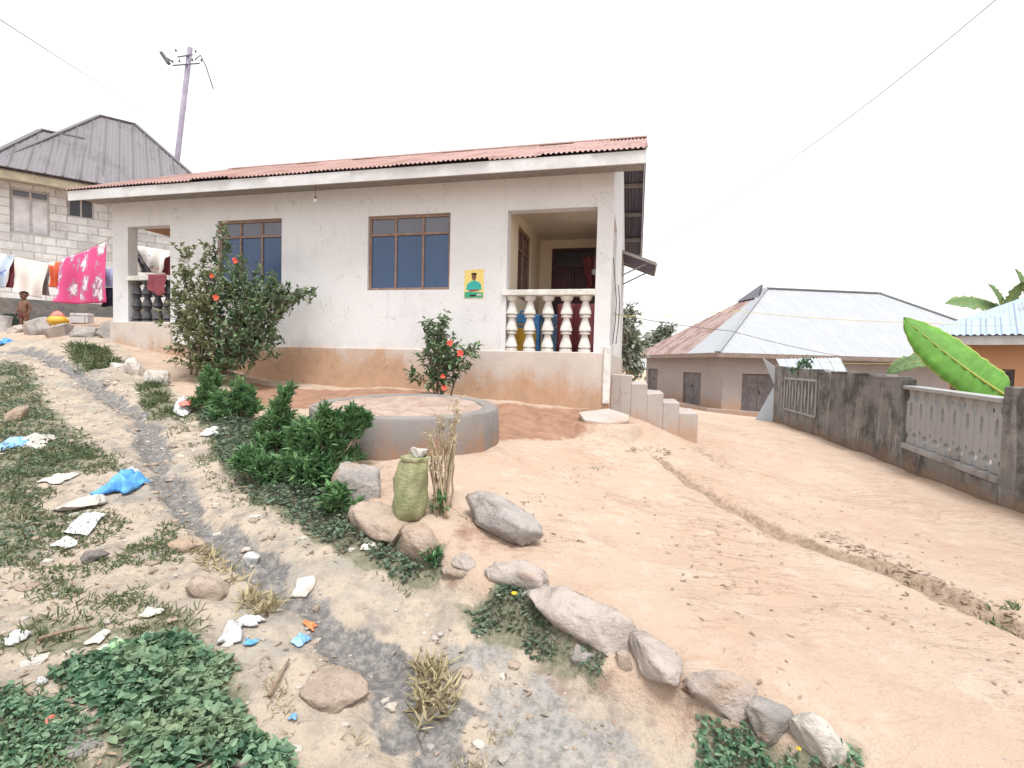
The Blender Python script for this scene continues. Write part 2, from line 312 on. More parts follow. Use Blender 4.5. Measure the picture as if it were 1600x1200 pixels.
    MT['ground_soil'] = k.fin(col, k.math('ADD', k.math('ADD', k.math('ADD', n2, ft), k.math('MULTIPLY', n3, .5)), k.math('MULTIPLY', n4, .16)), .9, .05, rough=k.math('MULTIPLY_ADD', msk('mud', .7), -.68, .95))
    simple('poster_yellow', (.72, .52, .12), (.75, .62, .3), 25); simple('poster_green', (.05, .36, .24), None, 40); simple('poster_teal', (.05, .42, .36), None, 40)
build_materials()

# ------------------------------------------------------------------ mesh tools
class MB:
    def __init__(s): s.v = []; s.f = []; s.n = 0; s.uv = {}
    def add(s, v, f, uv=None):
        v = np.asarray(v, float)
        if uv is not None:
            for i, q in enumerate(uv): s.uv[s.n+i] = q
        s.v.append(v); s.f += [tuple(i+s.n for i in q) for q in f]; s.n += len(v); return s
    def box8(s, P): return s.add(P, [(0,3,2,1),(4,5,6,7),(0,1,5,4),(1,2,6,5),(2,3,7,6),(3,0,4,7)])
    def fbox(s, fr, s0, s1, w0, w1, z0, z1): return s.box8([fr(s0,w0,z0),fr(s1,w0,z0),fr(s1,w1,z0),fr(s0,w1,z0),fr(s0,w0,z1),fr(s1,w0,z1),fr(s1,w1,z1),fr(s0,w1,z1)])
    def bar(s, a, b, w, h, upd=(0, 0, 1)):
        a = np.asarray(a, float); b = np.asarray(b, float); d = b-a; d = d/np.linalg.norm(d); x = np.cross(d, upd); x /= np.linalg.norm(x)+1e-9; y = np.cross(x, d)
        x = x*w/2; y = y*h/2
        return s.box8([a-x-y, a+x-y, a+x+y, a-x+y, b-x-y, b+x-y, b+x+y, b-x+y])
    def tube(s, path, rad, seg=8, caps=True):
        path = np.asarray(path, float); n = len(path); rad = [rad]*n if np.isscalar(rad) else rad
        V = []; px = None
        for i in range(n):
            d = path[min(i+1, n-1)]-path[max(i-1, 0)]; d = d/(np.linalg.norm(d)+1e-9)
            if px is None: px = np.cross(d, (0, 0, 1) if abs(d[2]) < .9 else (1, 0, 0))
            px = px-d*np.dot(px, d); px /= np.linalg.norm(px)+1e-9; py = np.cross(d, px)
            for k in range(seg):
                t = 2*math.pi*k/seg; V.append(path[i]+rad[i]*(math.cos(t)*px+math.sin(t)*py))
        fs = [(i*seg+k, i*seg+(k+1) % seg, (i+1)*seg+(k+1) % seg, (i+1)*seg+k) for i in range(n-1) for k in range(seg)]
        if caps: fs += [tuple(range(seg))[::-1], tuple((n-1)*seg+k for k in range(seg))]
        return s.add(V, fs)
    def lathe(s, prof, c, seg=16, ang=0, jit=None):
        V = []; c = np.asarray(c, float)
        for r, z in prof:
            for k in range(seg):
                t = ang+2*math.pi*k/seg; V.append(c+np.array([r*math.cos(t), r*math.sin(t), z]))
        V = np.array(V)
        if jit is not None: V = jit(V)
        n = len(prof)
        fs = [(i*seg+k, i*seg+(k+1) % seg, (i+1)*seg+(k+1) % seg, (i+1)*seg+k) for i in range(n-1) for k in range(seg)]
        fs += [tuple(range(seg))[::-1], tuple((n-1)*seg+k for k in range(seg))]
        return s.add(V, fs)
    def prism(s, poly, fn, d0, d1):      # poly of (a,b); fn(a,b,d) -> point
        n = len(poly); V = [fn(a, b, d0) for a, b in poly]+[fn(a, b, d1) for a, b in poly]
        return s.add(V, [tuple(range(n))[::-1], tuple(range(n, 2*n))]+[(i, (i+1) % n, n+(i+1) % n, n+i) for i in range(n)])
    def grid(s, fn, nu, nv):
        V = []; U = []
        for j in range(nv+1):
            for i in range(nu+1): V.append(fn(i/nu, j/nv)); U.append((i/nu, j/nv))
        return s.add(V, [(j*(nu+1)+i, j*(nu+1)+i+1, (j+1)*(nu+1)+i+1, (j+1)*(nu+1)+i) for j in range(nv) for i in range(nu)], U)
    def build(s, name, mat, parent=None, smooth=False, bevel=0, fix=True, boxuv=False, solid=0):
        V = np.vstack(s.v); off = np.zeros(3)
        if parent is not None: off = wloc(parent)
        me = bpy.data.meshes.new(name); me.from_pydata((V-off).tolist(), [], s.f); 
        o = bpy.data.objects.new(name, me); COL.objects.link(o)
        if parent is not None: o.parent = parent
        if s.uv or boxuv:
            ul = me.uv_layers.new(name='UVMap'); vi = np.empty(len(me.loops), int); me.loops.foreach_get('vertex_index', vi)
            if s.uv: d = np.array([s.uv.get(i, (0, 0)) for i in range(s.n)], float)[vi]
            else:
                d = np.empty((len(vi), 2))
                for pl in me.polygons:
                    nx, ny, nz = pl.normal; sl = slice(pl.loop_start, pl.loop_start+pl.loop_total); Q = V[vi[sl]]
                    if abs(nz) > .7: d[sl] = Q[:, :2]
                    else:
                        t = np.array([-ny, nx]); t /= np.linalg.norm(t)+1e-9; d[sl, 0] = Q[:, :2] @ t; d[sl, 1] = Q[:, 2]
            ul.data.foreach_set('uv', d.ravel())
        if fix and len(s.f) < 60000:
            bm = bmesh.new(); bm.from_mesh(me); bmesh.ops.recalc_face_normals(bm, faces=bm.faces); bm.to_mesh(me); bm.free()
        if smooth: me.polygons.foreach_set('use_smooth', [True]*len(me.polygons))
        me.materials.append(MT[mat])
        if bevel:
            b = o.modifiers.new('bevel', 'BEVEL'); b.width = bevel; b.segments = 2; b.limit_method = 'ANGLE'; b.angle_limit = R(40)
        if solid:
            b = o.modifiers.new('solid', 'SOLIDIFY'); b.thickness = solid
        return o
def wloc(o):
    p = np.zeros(3)
    while o is not None: p = p+np.array(o.location); o = o.parent
    return p
def tag(o, label=None, cat=None, group=None, kind=None):
    if label: o['label'] = label
    if cat: o['category'] = cat
    if group: o['group'] = group
    if kind: o['kind'] = kind
    return o
def thing(name, loc, label, cat, group=None):
    o = bpy.data.objects.new(name, None); COL.objects.link(o); o.location = tuple(float(x) for x in loc); o.empty_display_size = .2
    return tag(o, label, cat, group)
def clone(o, parent, d):
    c = o.copy(); COL.objects.link(c); c.parent = parent; c.location = tuple(np.array(o.location)+np.asarray(d, float)); return c
class Frame:
    def __init__(s, o, u, n): s.o = np.asarray(o, float); s.u = np.asarray(u, float); s.n = np.asarray(n, float)
    def __call__(s, a, w, z): q = s.o+s.u*a+s.n*w; return np.array([q[0], q[1], z])
    def px(s, px, py, w=0):             # photo pixel -> (along, height) on the plane at depth w
        d = ray(px, py); o2 = s.o+s.n*w; M = np.array([[d[0], -s.u[0]], [d[1], -s.u[1]]]); t, a = np.linalg.solve(M, o2)
        return a, CAMZ+d[2]*t
    def rect(s, x0, y0, x1, y1, w=0):
        q = [s.px(x, y, w) for x, y in ((x0, y0), (x1, y0), (x1, y1), (x0, y1))]
        return (min(q[1][0]/2+q[2][0]/2, q[0][0]/2+q[3][0]/2), max(q[1][0]/2+q[2][0]/2, q[0][0]/2+q[3][0]/2), (q[2][1]+q[3][1])/2, (q[0][1]+q[1][1])/2)
def wall(fr, s0, s1, w0, w1, z0, z1, holes=(), swap=False):
    """slab with rectangular openings; swap: slab runs along w instead of s"""
    S = sorted({s0, s1, *[h[0] for h in holes], *[h[1] for h in holes]}); Z = sorted({z0, z1, *[h[2] for h in holes], *[h[3] for h in holes]})
    S = [a for a in S if s0 <= a <= s1]; Z = [a for a in Z if z0 <= a <= z1]
    p = (lambda a, w, z: fr(w, a, z)) if swap else (lambda a, w, z: fr(a, w, z))
    full = {}
    for i in range(len(S)-1):
        for j in range(len(Z)-1):
            c = ((S[i]+S[i+1])/2, (Z[j]+Z[j+1])/2); full[i, j] = not any(h[0] < c[0] < h[1] and h[2] < c[1] < h[3] for h in holes)
    m = MB()
    for (i, j), ok in full.items():
        if not ok: continue
        a, b, c, d = S[i], S[i+1], Z[j], Z[j+1]
        def q(*pp): m.add(pp, [(0, 1, 2, 3)])
        q(p(a,w0,c), p(b,w0,c), p(b,w0,d), p(a,w0,d)); q(p(a,w1,c), p(a,w1,d), p(b,w1,d), p(b,w1,c))
        if not full.get((i-1, j)): q(p(a,w0,c), p(a,w0,d), p(a,w1,d), p(a,w1,c))
        if not full.get((i+1, j)): q(p(b,w0,c), p(b,w1,c), p(b,w1,d), p(b,w0,d))
        if not full.get((i, j-1)): q(p(a,w0,c), p(a,w1,c), p(b,w1,c), p(b,w0,c))
        if not full.get((i, j+1)): q(p(a,w0,d), p(b,w0,d), p(b,w1,d), p(a,w1,d))
    V = np.vstack(m.v); bm = bmesh.new()     # weld
    for v in V: bm.verts.new(v)
    bm.verts.ensure_lookup_table()
    for f in m.f: bm.faces.new([bm.verts[i] for i in f])
    bmesh.ops.remove_doubles(bm, verts=bm.verts, dist=1e-4); bm.verts.index_update()
    r = MB(); r.add([tuple(v.co) for v in bm.verts], [tuple(v.index for v in f.verts) for f in bm.faces]); bm.free(); return r

def leaves(m, P, D, Nn, L, Wd, droop=.15):
    P = np.asarray(P); k = len(P)
    if not k: return
    D = D/(np.linalg.norm(D, axis=1, keepdims=True)+1e-9); S = np.cross(D, Nn); S /= np.linalg.norm(S, axis=1, keepdims=True)+1e-9; U = np.cross(S, D)
    L = np.broadcast_to(L, (k,))[:, None]; Wd = np.broadcast_to(Wd, (k,))[:, None]
    b = P; t = P+D*L-U*L*droop
    l1 = P+D*L*.3+S*Wd*.5+U*Wd*.14; r1 = P+D*L*.3-S*Wd*.5+U*Wd*.14
    l2 = P+D*L*.68+S*Wd*.38+U*Wd*.1-U*L*droop*.4; r2 = P+D*L*.68-S*Wd*.38+U*Wd*.1-U*L*droop*.4
    V = np.stack([b, r1, r2, t, l2, l1], 1).reshape(-1, 3); n0 = m.n; m.v.append(V); m.n += len(V)
    i = n0+6*np.arange(k)
    m.f += [(a, a+1, a+2, a+3) for a in i.tolist()]+[(a, a+3, a+4, a+5) for a in i.tolist()]
def unit(n):
    v = RNG.normal(size=(n, 3)); return v/np.linalg.norm(v, axis=1, keepdims=True)
# ------------------------------------------------------------------ ground
def make_ground():
    def axis(parts): return np.unique(np.round(np.concatenate(parts), 4))
    geo = lambda a, b, n: a*(b/a)**np.linspace(0, 1, n)
    gx = geo(9, 900, 34); xs = axis([np.arange(-5, 5, .035), np.arange(-9, -5, .07), np.arange(5, 9, .07), gx, -gx])
    ys = axis([-geo(1, 900, 24), np.arange(-1, 1.2, .3), np.arange(1.2, 4.5, .03), np.arange(4.5, 11, .06), np.arange(11, 18, .2), geo(18, 900, 34)])
    X, Y = np.meshgrid(xs, ys); Z = surf_z(X, Y)
    far = sstep(60, 200, np.hypot(X, Y)); Z = Z*(1-far) - 2*far
    x = X.ravel(); y = Y.ravel(); nx = len(xs); ny = len(ys)
    me = bpy.data.meshes.new('ground'); V = np.stack([x, y, Z.ravel()], 1)
    i = (np.arange(ny-1)[:, None]*nx+np.arange(nx-1)[None]).ravel(); Fc = np.stack([i, i+1, i+nx+1, i+nx], 1)
    me.vertices.add(len(V)); me.vertices.foreach_set('co', V.ravel()); me.loops.add(Fc.size); me.loops.foreach_set('vertex_index', Fc.ravel())
    me.polygons.add(len(Fc)); me.polygons.foreach_set('loop_start', np.arange(len(Fc))*4); me.polygons.foreach_set('loop_total', np.full(len(Fc), 4)); me.polygons.foreach_set('use_smooth', np.ones(len(Fc), bool)); me.update()
    def at_(nm, v): a = me.attributes.new(nm, 'FLOAT', 'POINT'); a.data.foreach_set('value', np.clip(v, 0, 1).astype(np.float32).ravel())
    at_('path', sstep(-.25, .3, sd(x, y, PATH)))
    at_('mud', np.maximum(1-sstep(.0, .19, seg_d(x, y, GUT)/(1+.9*sstep(3.0, 2.2, y))+fbm(x*5, y*5, 31)*.16), np.maximum(.40*(1-sstep(.1, .8, seg_d(x, y, GUT))), .38*sstep(-.4, .3, sd(x, y, W([(60,660),(200,640),(240,700),(330,850),(520,950),(440,990),(260,960),(120,800)]))))))
    ash = W([(690,960),(760,930),(860,1010),(980,1070),(1100,1160),(1230,1260),(760,1280),(700,1130),(640,1020)])
    at_('ash', .60*sstep(-.4, .4, sd(x, y, ash)))
    clay = W([(400,600),(650,612),(790,636),(960,648),(985,672),(900,682),(780,690),(700,655),(560,632),(430,640),(350,620)])
    clay2 = W([(690,850),(740,800),(850,850),(840,905),(760,905)])
    at_('clay', np.maximum(sstep(-.45, .35, sd(x, y, clay))*.95, sstep(-.3, .2, sd(x, y, clay2))*.45)); cl_ = .42*(1-sstep(.06, .30, seg_d(x, y, W(EDGE[4:]))+fbm(x*4, y*4, 33)*.1)); o_ = me.attributes['clay']; a_ = np.empty(len(x), np.float32); o_.data.foreach_get('value', a_); o_.data.foreach_set('value', np.maximum(a_, cl_.astype(np.float32)))
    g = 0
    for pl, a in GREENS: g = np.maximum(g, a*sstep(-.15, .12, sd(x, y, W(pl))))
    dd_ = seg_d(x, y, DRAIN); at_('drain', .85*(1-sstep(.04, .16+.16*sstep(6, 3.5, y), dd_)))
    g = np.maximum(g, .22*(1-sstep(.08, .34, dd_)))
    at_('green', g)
    me.materials.append(MT['ground_soil']); o = bpy.data.objects.new('ground', me); COL.objects.link(o)
    tag(o, 'bare orange sandy yard and rutted earth path sloping up beside the house', None, None, 'structure')
P_CREEP = [(300,640),(392,650),(430,690),(500,740),(560,800),(640,855),(692,868),(694,895),(620,900),(560,872),(480,830),(400,785),(340,720)]
P_LEAFY = [(75,1055),(180,1025),(300,1008),(365,1022),(372,1080),(400,1130),(440,1150),(490,1230),(190,1230),(150,1120),(95,1095)]
P_MID = [(715,935),(800,925),(850,945),(880,1000),(950,1040),(935,1058),(860,1030),(800,1000),(740,990)]
P_LOW = [(1085,1130),(1160,1150),(1235,1175),(1340,1190),(1350,1230),(1080,1230)]
G_LEFT = [(-40,555),(50,575),(90,640),(150,690),(170,720),(60,760),(90,830),(10,900),(-40,900)]
G_BL = [(-40,1060),(80,1080),(140,1130),(190,1240),(-60,1240)]
G_TUFT1 = [(100,540),(170,545),(196,575),(120,582)]; G_TUFT2 = [(212,605),(262,600),(285,650),(230,655)]
G_MID = [(30,960),(180,975),(320,950),(330,1005),(180,1030),(60,1050),(-20,1040)]
G_W = [(225,640),(330,650),(420,780),(500,850),(640,905),(640,930),(470,850),(330,760)]
GREENS = [(P_CREEP, .9), (P_LEAFY, .9), (P_MID, .85), (P_LOW, .8), (G_LEFT, .62), (G_BL, .75), (G_TUFT1, .8), (G_TUFT2, .8), (G_MID, .6)]
make_ground()

# ------------------------------------------------------------------ rocks
ICO = bmesh.new(); bmesh.ops.create_icosphere(ICO, subdivisions=4, radius=1); IV = np.array([v.co[:] for v in ICO.verts]); IFc = [tuple(v.index for v in f.verts) for f in ICO.faces]; ICO.free()
def rock_mesh(name, c, sx, sy, sz, ang, tilt, seed, mat, blocky=.6, label=None, cat='rock', group=None):
    P = IV.copy(); rg = np.random.default_rng(seed)
    P = np.sign(P)*np.abs(P)**(1-.45*blocky)
    for _ in range(12):
        n = rg.normal(size=3); n /= np.linalg.norm(n); d = P@n; h = rg.uniform(.55, .92); m = d > h; P[m] -= np.outer((d[m]-h)*.9, n)
    q = IV*2.1+seed; nz = vnoise(q[:, 0]+q[:, 2]*.7, q[:, 1]-q[:, 2]*.6, seed)*.22 + vnoise(q[:, 0]*3+q[:, 2]*2, q[:, 1]*3-q[:, 2]*2, seed+5)*.13+ vnoise(q[:, 0]*8+q[:, 2]*6, q[:, 1]*8-q[:, 2]*5, seed+8)*.07
    P = P*(1+nz[:, None])*np.array([sx, sy, sz])
    Mx = np.array(Matrix.Rotation(ang, 3, 'Z') @ Matrix.Rotation(tilt, 3, 'Y')); P = P@Mx.T+np.asarray(c)
    m = MB(); m.add(P, IFc); o = m.build(name, mat, None, True, fix=False); o.data.transform(Matrix.Translation(-Vector(c))); o.location = tuple(float(a) for a in c)
    if label: tag(o, label, cat, group)
    return o
def rock(x0, y0, x1, y1, mat, seed, label, group=None, tilt=0, dr=.75, ang=None, blocky=.6, name='rock', cat='rock', ground=None, bury=.22):
    b = G((x0+x1)/2, ground or y1); Y = b[1]; w = (x1-x0)*Y/F*.5
    h = (y1-y0)*Y/F; elev = (CAMZ-b[2])/Y             # part of the picture height is the top face
    d = w*dr; hh = max(h-2*d*elev*.8, h*.4)
    c = (b[0]*(Y+d)/Y, Y+d*.85, b[2]+hh*(.5-bury))
    return rock_mesh(name, c, w, d, hh*(.5+bury), ang if ang is not None else 0, tilt, seed, mat, blocky, label, cat, group)
GE = 'rocks edging the sandy yard'
rock(518,706,610,792,'rock_grey',3,'grey brown boulder behind the green sack at the bush edge',GE,R(8),.8,-.35)
q_ = G(592, 838); rock_mesh('rock', q_+np.array([0, .06, .07]), .30, .15, .13, -.62, .12, 14, 'rock_tan', .75, 'long brown stone lying below the green sack', 'rock', GE)
rock(606,816,698,888,'rock_tan',5,'tan stone at the end of the creepers below the sack',GE,R(10),.55,-.45)
q_ = G(795, 842); rock_mesh('rock', q_+np.array([0, .05, .10]), .38, .16, .12, -.60, .20, 26, 'rock_grey', .85, 'large slanted grey slab jutting out of the clay bank', 'rock', GE)
def edge_stone(p, q, hw, hz, mat, seed, label):
    a = G(*p); b = G(*q); c = (a+b)/2; d = b-a; n_ = np.array([d[1], -d[0], 0])/np.linalg.norm(d[:2])
    c = c+n_*.02*(-1); c[2] = max(a[2], b[2], gz(c[0], c[1]))+.01
    return rock_mesh('rock', c, np.linalg.norm(d)/2*1.12, hw, hz, math.atan2(d[1], d[0]), -math.asin(max(-.5, min(.5, (b[2]-a[2])/np.linalg.norm(d)))), seed, mat, .95, label, 'rock', GE)
edge_stone((752, 898), (842, 928), 0.1, 0.1, 'rock_pale', 7, 'pale rounded rock above the small yellow flower')
edge_stone((840, 955), (976, 1012), 0.125, 0.12, 'rock_pale', 9, 'biggest pale edging rock, oblong, at the leafy creeper patch')
edge_stone((980, 1026), (1056, 1086), 0.1, 0.085, 'rock_pale', 10, 'flat pale rock half buried in the sand of the yard edge')
edge_stone((1076, 1084), (1172, 1136), 0.1, 0.115, 'rock_pale', 21, 'pale pinkish edging rock with a steep dirty side')
edge_stone((1168, 1126), (1240, 1162), 0.09, 0.09, 'rock_grey', 12, 'grey edging rock overgrown by leaves')
edge_stone((1232, 1148), (1326, 1192), 0.1, 0.1, 'rock_white', 13, 'whitish edging rock at the bottom of the photo')
rock(690,884,742,914,'rock_tan',8,'small reddish stone sunk in the clay between two edging rocks',GE,0,.7)
rock(1040,1078,1092,1124,'rock_tan',15,'small tan stone between the flat pale rock and the pinkish rock',GE,R(12),.6,-.4)
rock(955,1008,992,1052,'rock_tan',16,'small tan stone wedged against the biggest pale edging rock',GE,0,.7,-.4)
rock(815,925,850,956,'rock_grey',17,'small grey stone beside the yellow flower',GE,0,.7,-.4)
rock(1312,1176,1372,1216,'rock_pale',18,'pale rock cut off by the bottom edge of the photo',GE,R(10),.6,-.4)
rock(880,1005,935,1048,'rock_grey',19,'small grey stone pressed against the lower side of the biggest pale rock',GE,0,.7,-.4)
rock(1120,1120,1165,1160,'rock_tan',20,'small brown stone at the lower side of the pinkish edging rock',GE,0,.7,-.4)
rock(700,862,748,892,'rock_pale',22,'small pale stone between the long slab and the rounded rock',GE,0,.7,-.4)
GB_ = 'stones of the low row in front of the laundry'
for i, (a, lab) in enumerate([((38,491,84,525),'tallest grey stone of the low row, beside the small child'), ((74,504,116,527),'low grey stone under the yellow and red bundle'),
      ((112,503,156,528),'grey stone under the pink laundry sheet'), ((152,503,188,528),'grey block stone touching the porch corner pillar'), ((16,507,42,520),'small pale stone at the foot of the child')]):
    rock(*a, 'rock_grey' if i < 4 else 'rock_pale', 40+i, lab, GB_, 0, .7, .1, .8)
rock(193,558,229,586,'rock_white',50,'white lumpy stone on the bank below the left porch',None,0,.8)
rock(224,577,268,602,'rock_white',51,'broad white stone on the bank next to the big shrub',None,R(8),.7)
rock(170,565,196,575,'rock_white',52,'flat white stone at the grass tuft by the path',None,0,.7)
rock(10,631,44,660,'rock_tan',53,'pale flat stone at the left edge of the path',None,0,.8)
rock(97,772,168,800,'rock_white',54,'flat whitish slab beside the blue plastic bag',None,R(-10),.8,.3)
rock(130,855,170,882,'rock_dark',55,'smooth dark grey stone below the white paper sheet',None,0,.8,.3,.1)
rock(262,832,332,868,'rock_tan',56,'broad flat tan stone beside the muddy gutter',None,0,.8)
rock(290,888,362,938,'rock_tan',57,'pale tan stone among grey mud and sticks',None,R(12),.7,.4,bury=.25)
rock(452,1032,578,1114,'rock_tan',58,'big rounded sandy boulder next to the gutter',None,R(6),.8,.2,.3,bury=.3)
rock(488,944,500,961,'rock_tan',59,'small round orange pebble at the gutter edge',None,0,.9)
rock(597,1098,625,1118,'rock_white',60,'small white stone in the grey gutter mud',None,0,.9)
rock(20,905,60,925,'rock_tan',62,'small tan stone on the path near the left edge',None,0,.8)
rock(690,655,720,680,'rock_grey',63,'small stone at the foot of the concrete cistern',None,0,.8) if False else None
# cracked concrete slab under the corner pipe
cor = [(903,643,7.40),(950,637,7.70),(984,648,7.55),(983,656,7.25),(950,661,7.10),(912,655,7.15)]
tp_ = [at(*c) for c in cor]; cm = np.mean(tp_, 0); m = MB()
bt_ = [cm+(p-cm)*.9-[0, 0, .17] for p in tp_]; k_ = len(cor)
m.add(tp_+bt_, [tuple(range(k_)), tuple(range(k_, 2*k_))[::-1]]+[(i, (i+1) % k_, k_+(i+1) % k_, k_+i) for i in range(k_)])
tag(m.build('concrete_slab', 'concrete_step', None, bevel=.025), 'flat concrete slab at the foot of the white corner pipe', 'slab')
# ------------------------------------------------------------------ main house
U = _v(.972, -.235); Nn = _v(.235, .972)
CO = _v(1.457, 7.789)
H = Frame(CO, -U, Nn)
L = 9.54; ZF = 1.80; ZT = 4.53; DEP = 6.9
hb = H(L/2, DEP/2, 1.0)
house = thing('house', hb, 'long white bungalow with a red corrugated roof and two porches', 'house')
W1 = H.rect(340, 343, 440, 447); W2 = H.rect(574.5, 335, 703, 453)
sP0, zr = H.px(930, 455); sP1, _ = H.px(791, 452); _, zl = H.px(860, 326); PR = (sP0, sP1, ZF, zl)
sL0, _ = H.px(266, 430); sL1, _ = H.px(200, 430); _, zll = H.px(232, 353); _, zlb = H.px(230, 503); _, zlr = H.px(230, 431); PL = (sL0, sL1, zlb, zll)
print('W1', W1, 'W2', W2, 'PR', PR, 'rail', zr, 'PL', PL, zlr)
wall(H, 0, L, 0, .2, ZF, ZT, [W1, W2, PR, PL]).build('wall', 'plaster_white', house)
SO = (.38, 1.5, ZF, zl)
wall(H, .2, DEP-.2, 0, .2, ZF, ZT, [SO], swap=True).build('wall', 'plaster_white', house)
wall(H, sL0, L, 2.3, 2.45, ZF, ZT).build('wall', 'plaster_cream', house)
wall(H, 2.45, DEP-.2, L-.2, L, ZF, ZT, swap=True).build('wall', 'plaster_white', house)
wall(H, 0, L, DEP-.2, DEP, ZF, ZT).build('wall', 'plaster_white', house)
wall(H, .2, 2.3, sL0-.15, sL0, ZF, ZT, swap=True).build('wall', 'plaster_cream', house)
PW = (.75, 1.85, ZF+.95, 4.0)
wall(H, .2, 2.8, sP1, sP1+.15, ZF, ZT, [PW], swap=True).build('wall', 'plaster_cream', house)
DR = (.42, 1.38, ZF, 4.02)
wall(H, .2, sP1+.15, 2.8, 2.95, ZF, ZT, [DR]).build('wall', 'plaster_cream', house)
MB().fbox(H, .2, sP1, .2, 2.8, 4.2, 4.24).build('ceiling', 'ceiling_paint', house)
MB().fbox(H, sL0, L-.02, .2, 2.3, 4.16, 4.2).build('ceiling', 'ceiling_orange', house)
MB().fbox(H, .2, L-.2, .2, DEP-.2, ZT-.09, ZT-.05).build('ceiling', 'ceiling_paint', house)
# foundation
MB().fbox(H, -.03, sL0-.05, -.04, DEP+.03, .4, ZF).build('plinth', 'plaster_plinth', house, bevel=.015)
MB().fbox(H, sL0-.049, L+.03, -.05, DEP+.03, .9, zlb).build('plinth', 'plaster_plinth', house, bevel=.015)
# gable ends
RW = 3.45; ZR = 4.59+4.0*.463
tp = .463
for s_ in (0, L-.15):
    m = MB(); m.prism([(0.0, ZT), (DEP, ZT), (DEP, ZT+.1), (RW, ZT+.1+RW*tp-.05), (0.0, ZT+.1)], lambda a, b, d: H(s_+d, a, b), 0, .15); m.build('gable', 'plaster_white', house)
# roof: corrugated sheets, real waves
ZE = 4.61; OV = .55; SR0, SR1 = -.47, L+.42
def corrug(m, fr, s0, s1, w0, z0, w1, z1, lam=.076, amp=.012, rows=6, seg=6):
    n = int((s1-s0)/lam*seg); sl = math.hypot(w1-w0, z1-z0); nw = -(z1-z0)/sl; nz_ = abs(w1-w0)/sl
    S = np.linspace(s0, s1, n+1); rg = np.random.default_rng(5); V = []; Uv = []
    for j in range(rows+1):
        t = j/rows
        for s_ in S:
            sheet = math.floor((s_-s0)/.76); lift = .006*(sheet % 2)+.012*math.sin(sheet*2.3+j)*(.4 if 0 < j < rows else .8)
            a = amp*math.sin(2*math.pi*(s_-s0)/lam)+lift; e = (.03*math.sin(sheet*5.1) if j in (0,) else 0)
            V.append(fr(s_, w0+(w1-w0)*t+nw*a*np.sign(w1-w0)-e*.6*np.sign(w1-w0), z0+(z1-z0)*t+nz_*a)); Uv.append((s_, t*sl))
    N_ = n+1; m.add(V, [(j*N_+i, j*N_+i+1, (j+1)*N_+i+1, (j+1)*N_+i) for j in range(rows) for i in range(n)], Uv)
m = MB(); corrug(m, H, SR0, SR1, -OV, ZE, RW, ZR); roof = m.build('roof', 'roof_red', house, True, fix=False)
m = MB(); corrug(m, H, SR0, SR1, DEP+OV, ZE, RW, ZR); m.build('roof_sheet', 'roof_red', roof, True, fix=False)
for w_a, w_b in ((-OV+.01, RW-.003), (DEP+OV-.01, RW+.003)):
    m = MB(); corrug(m, H, SR0+.003, SR1-.003, w_a, ZE-.012+.004, w_b, ZR-.012); m.build('sheet_underside', 'zinc_dark', roof, True, fix=False)
m = MB(); m.prism([(-.16, -.06), (0, .03), (.16, -.06), (.16, -.075), (0, .012), (-.16, -.075)], lambda a, b, d: H(d, RW+a, ZR+b+.02), SR0, SR1); m.build('ridge_cap', 'roof_red', roof)
MB().fbox(H, SR0+.02, SR1-.02, -OV+.03, -OV+.055, ZE-.20, ZE-.022).build('fascia_board', 'fascia_paint', house, bevel=.004)
def verge(s_, w0, z0, w1, z1): 
    m = MB(); m.box8([H(s_, w0, z0-.17), H(s_+.025, w0, z0-.17), H(s_+.025, w1, z1-.17), H(s_, w1, z1-.17), H(s_, w0, z0-.022), H(s_+.025, w0, z0-.022), H(s_+.025, w1, z1-.022), H(s_, w1, z1-.022)]); return m
for s_ in (SR0+.02, SR1-.045):
    verge(s_, -OV+.06, ZE+.028, RW-.01, ZR).build('fascia_board', 'fascia_paint', house); verge(s_, DEP+OV-.06, ZE+.028, RW+.01, ZR).build('fascia_board', 'fascia_paint', house)
for q in range(10):                    # purlins carrying the sheets
    w = [-.30, .62, 1.5, 2.4, 3.2, 3.75, 4.6, 5.5, 6.4, 7.15][q]; z = ZE+(min(w+OV, DEP+OV-w))*tp-.022
    s = 1 if w < RW else -1
    MB().fbox(H, SR0+.05, SR1-.05, w-.035, w+.035, z-.09-.02, z-.026).build('purlin', 'timber_grey', house)
# soffit boards over the front eave
MB().fbox(H, SR0+.06, SR1-.06, -OV+.06, -.002, 4.50, 4.515).build('soffit', 'timber_grey', house)
# windows
def window(fr, rc, parent, tw=.25, cols=3, w0=.05, mats=('glass_grey', 'glass_blue'), fm='frame_brown', t=.045, swap=False, shift=0):
    a, b, c, d = rc; p = (lambda s_, w_, z_: fr(w_+shift, s_, z_)) if swap else fr
    m = MB(); zt = d-(d-c)*tw
    def bx(*q): m.fbox(p, *q)
    e = .006
    bx(a, b, w0-e, w0+.05, d-t, d); bx(a, b, w0-e, w0+.05, c, c+t)
    bx(a, a+t, w0, w0+.05, c+t, d-t); bx(b-t, b, w0, w0+.05, c+t, d-t)
    cw = (b-a)/cols
    for i in range(1, cols): bx(a+i*cw-t*.4, a+i*cw+t*.4, w0, w0+.045, c+t, d-t)
    if tw: bx(a+t, b-t, w0-.004, w0+.042, zt-t*.4, zt+t*.4)
    f = m.build('window', fm, parent, bevel=.004)
    for i in range(cols):
        l = a+i*cw+(t if i == 0 else t*.4); r = a+(i+1)*cw-(t if i == cols-1 else t*.4)
        if tw: MB().fbox(p, l, r, w0+.022, w0+.028, zt+t*.4, d-t).build('pane', mats[0], f)
        MB().fbox(p, l, r, w0+.024, w0+.03, c+t, (zt-t*.4) if tw else d-t).build('pane', mats[1], f)
    return f
window(H, W1, house); window(H, W2, house)
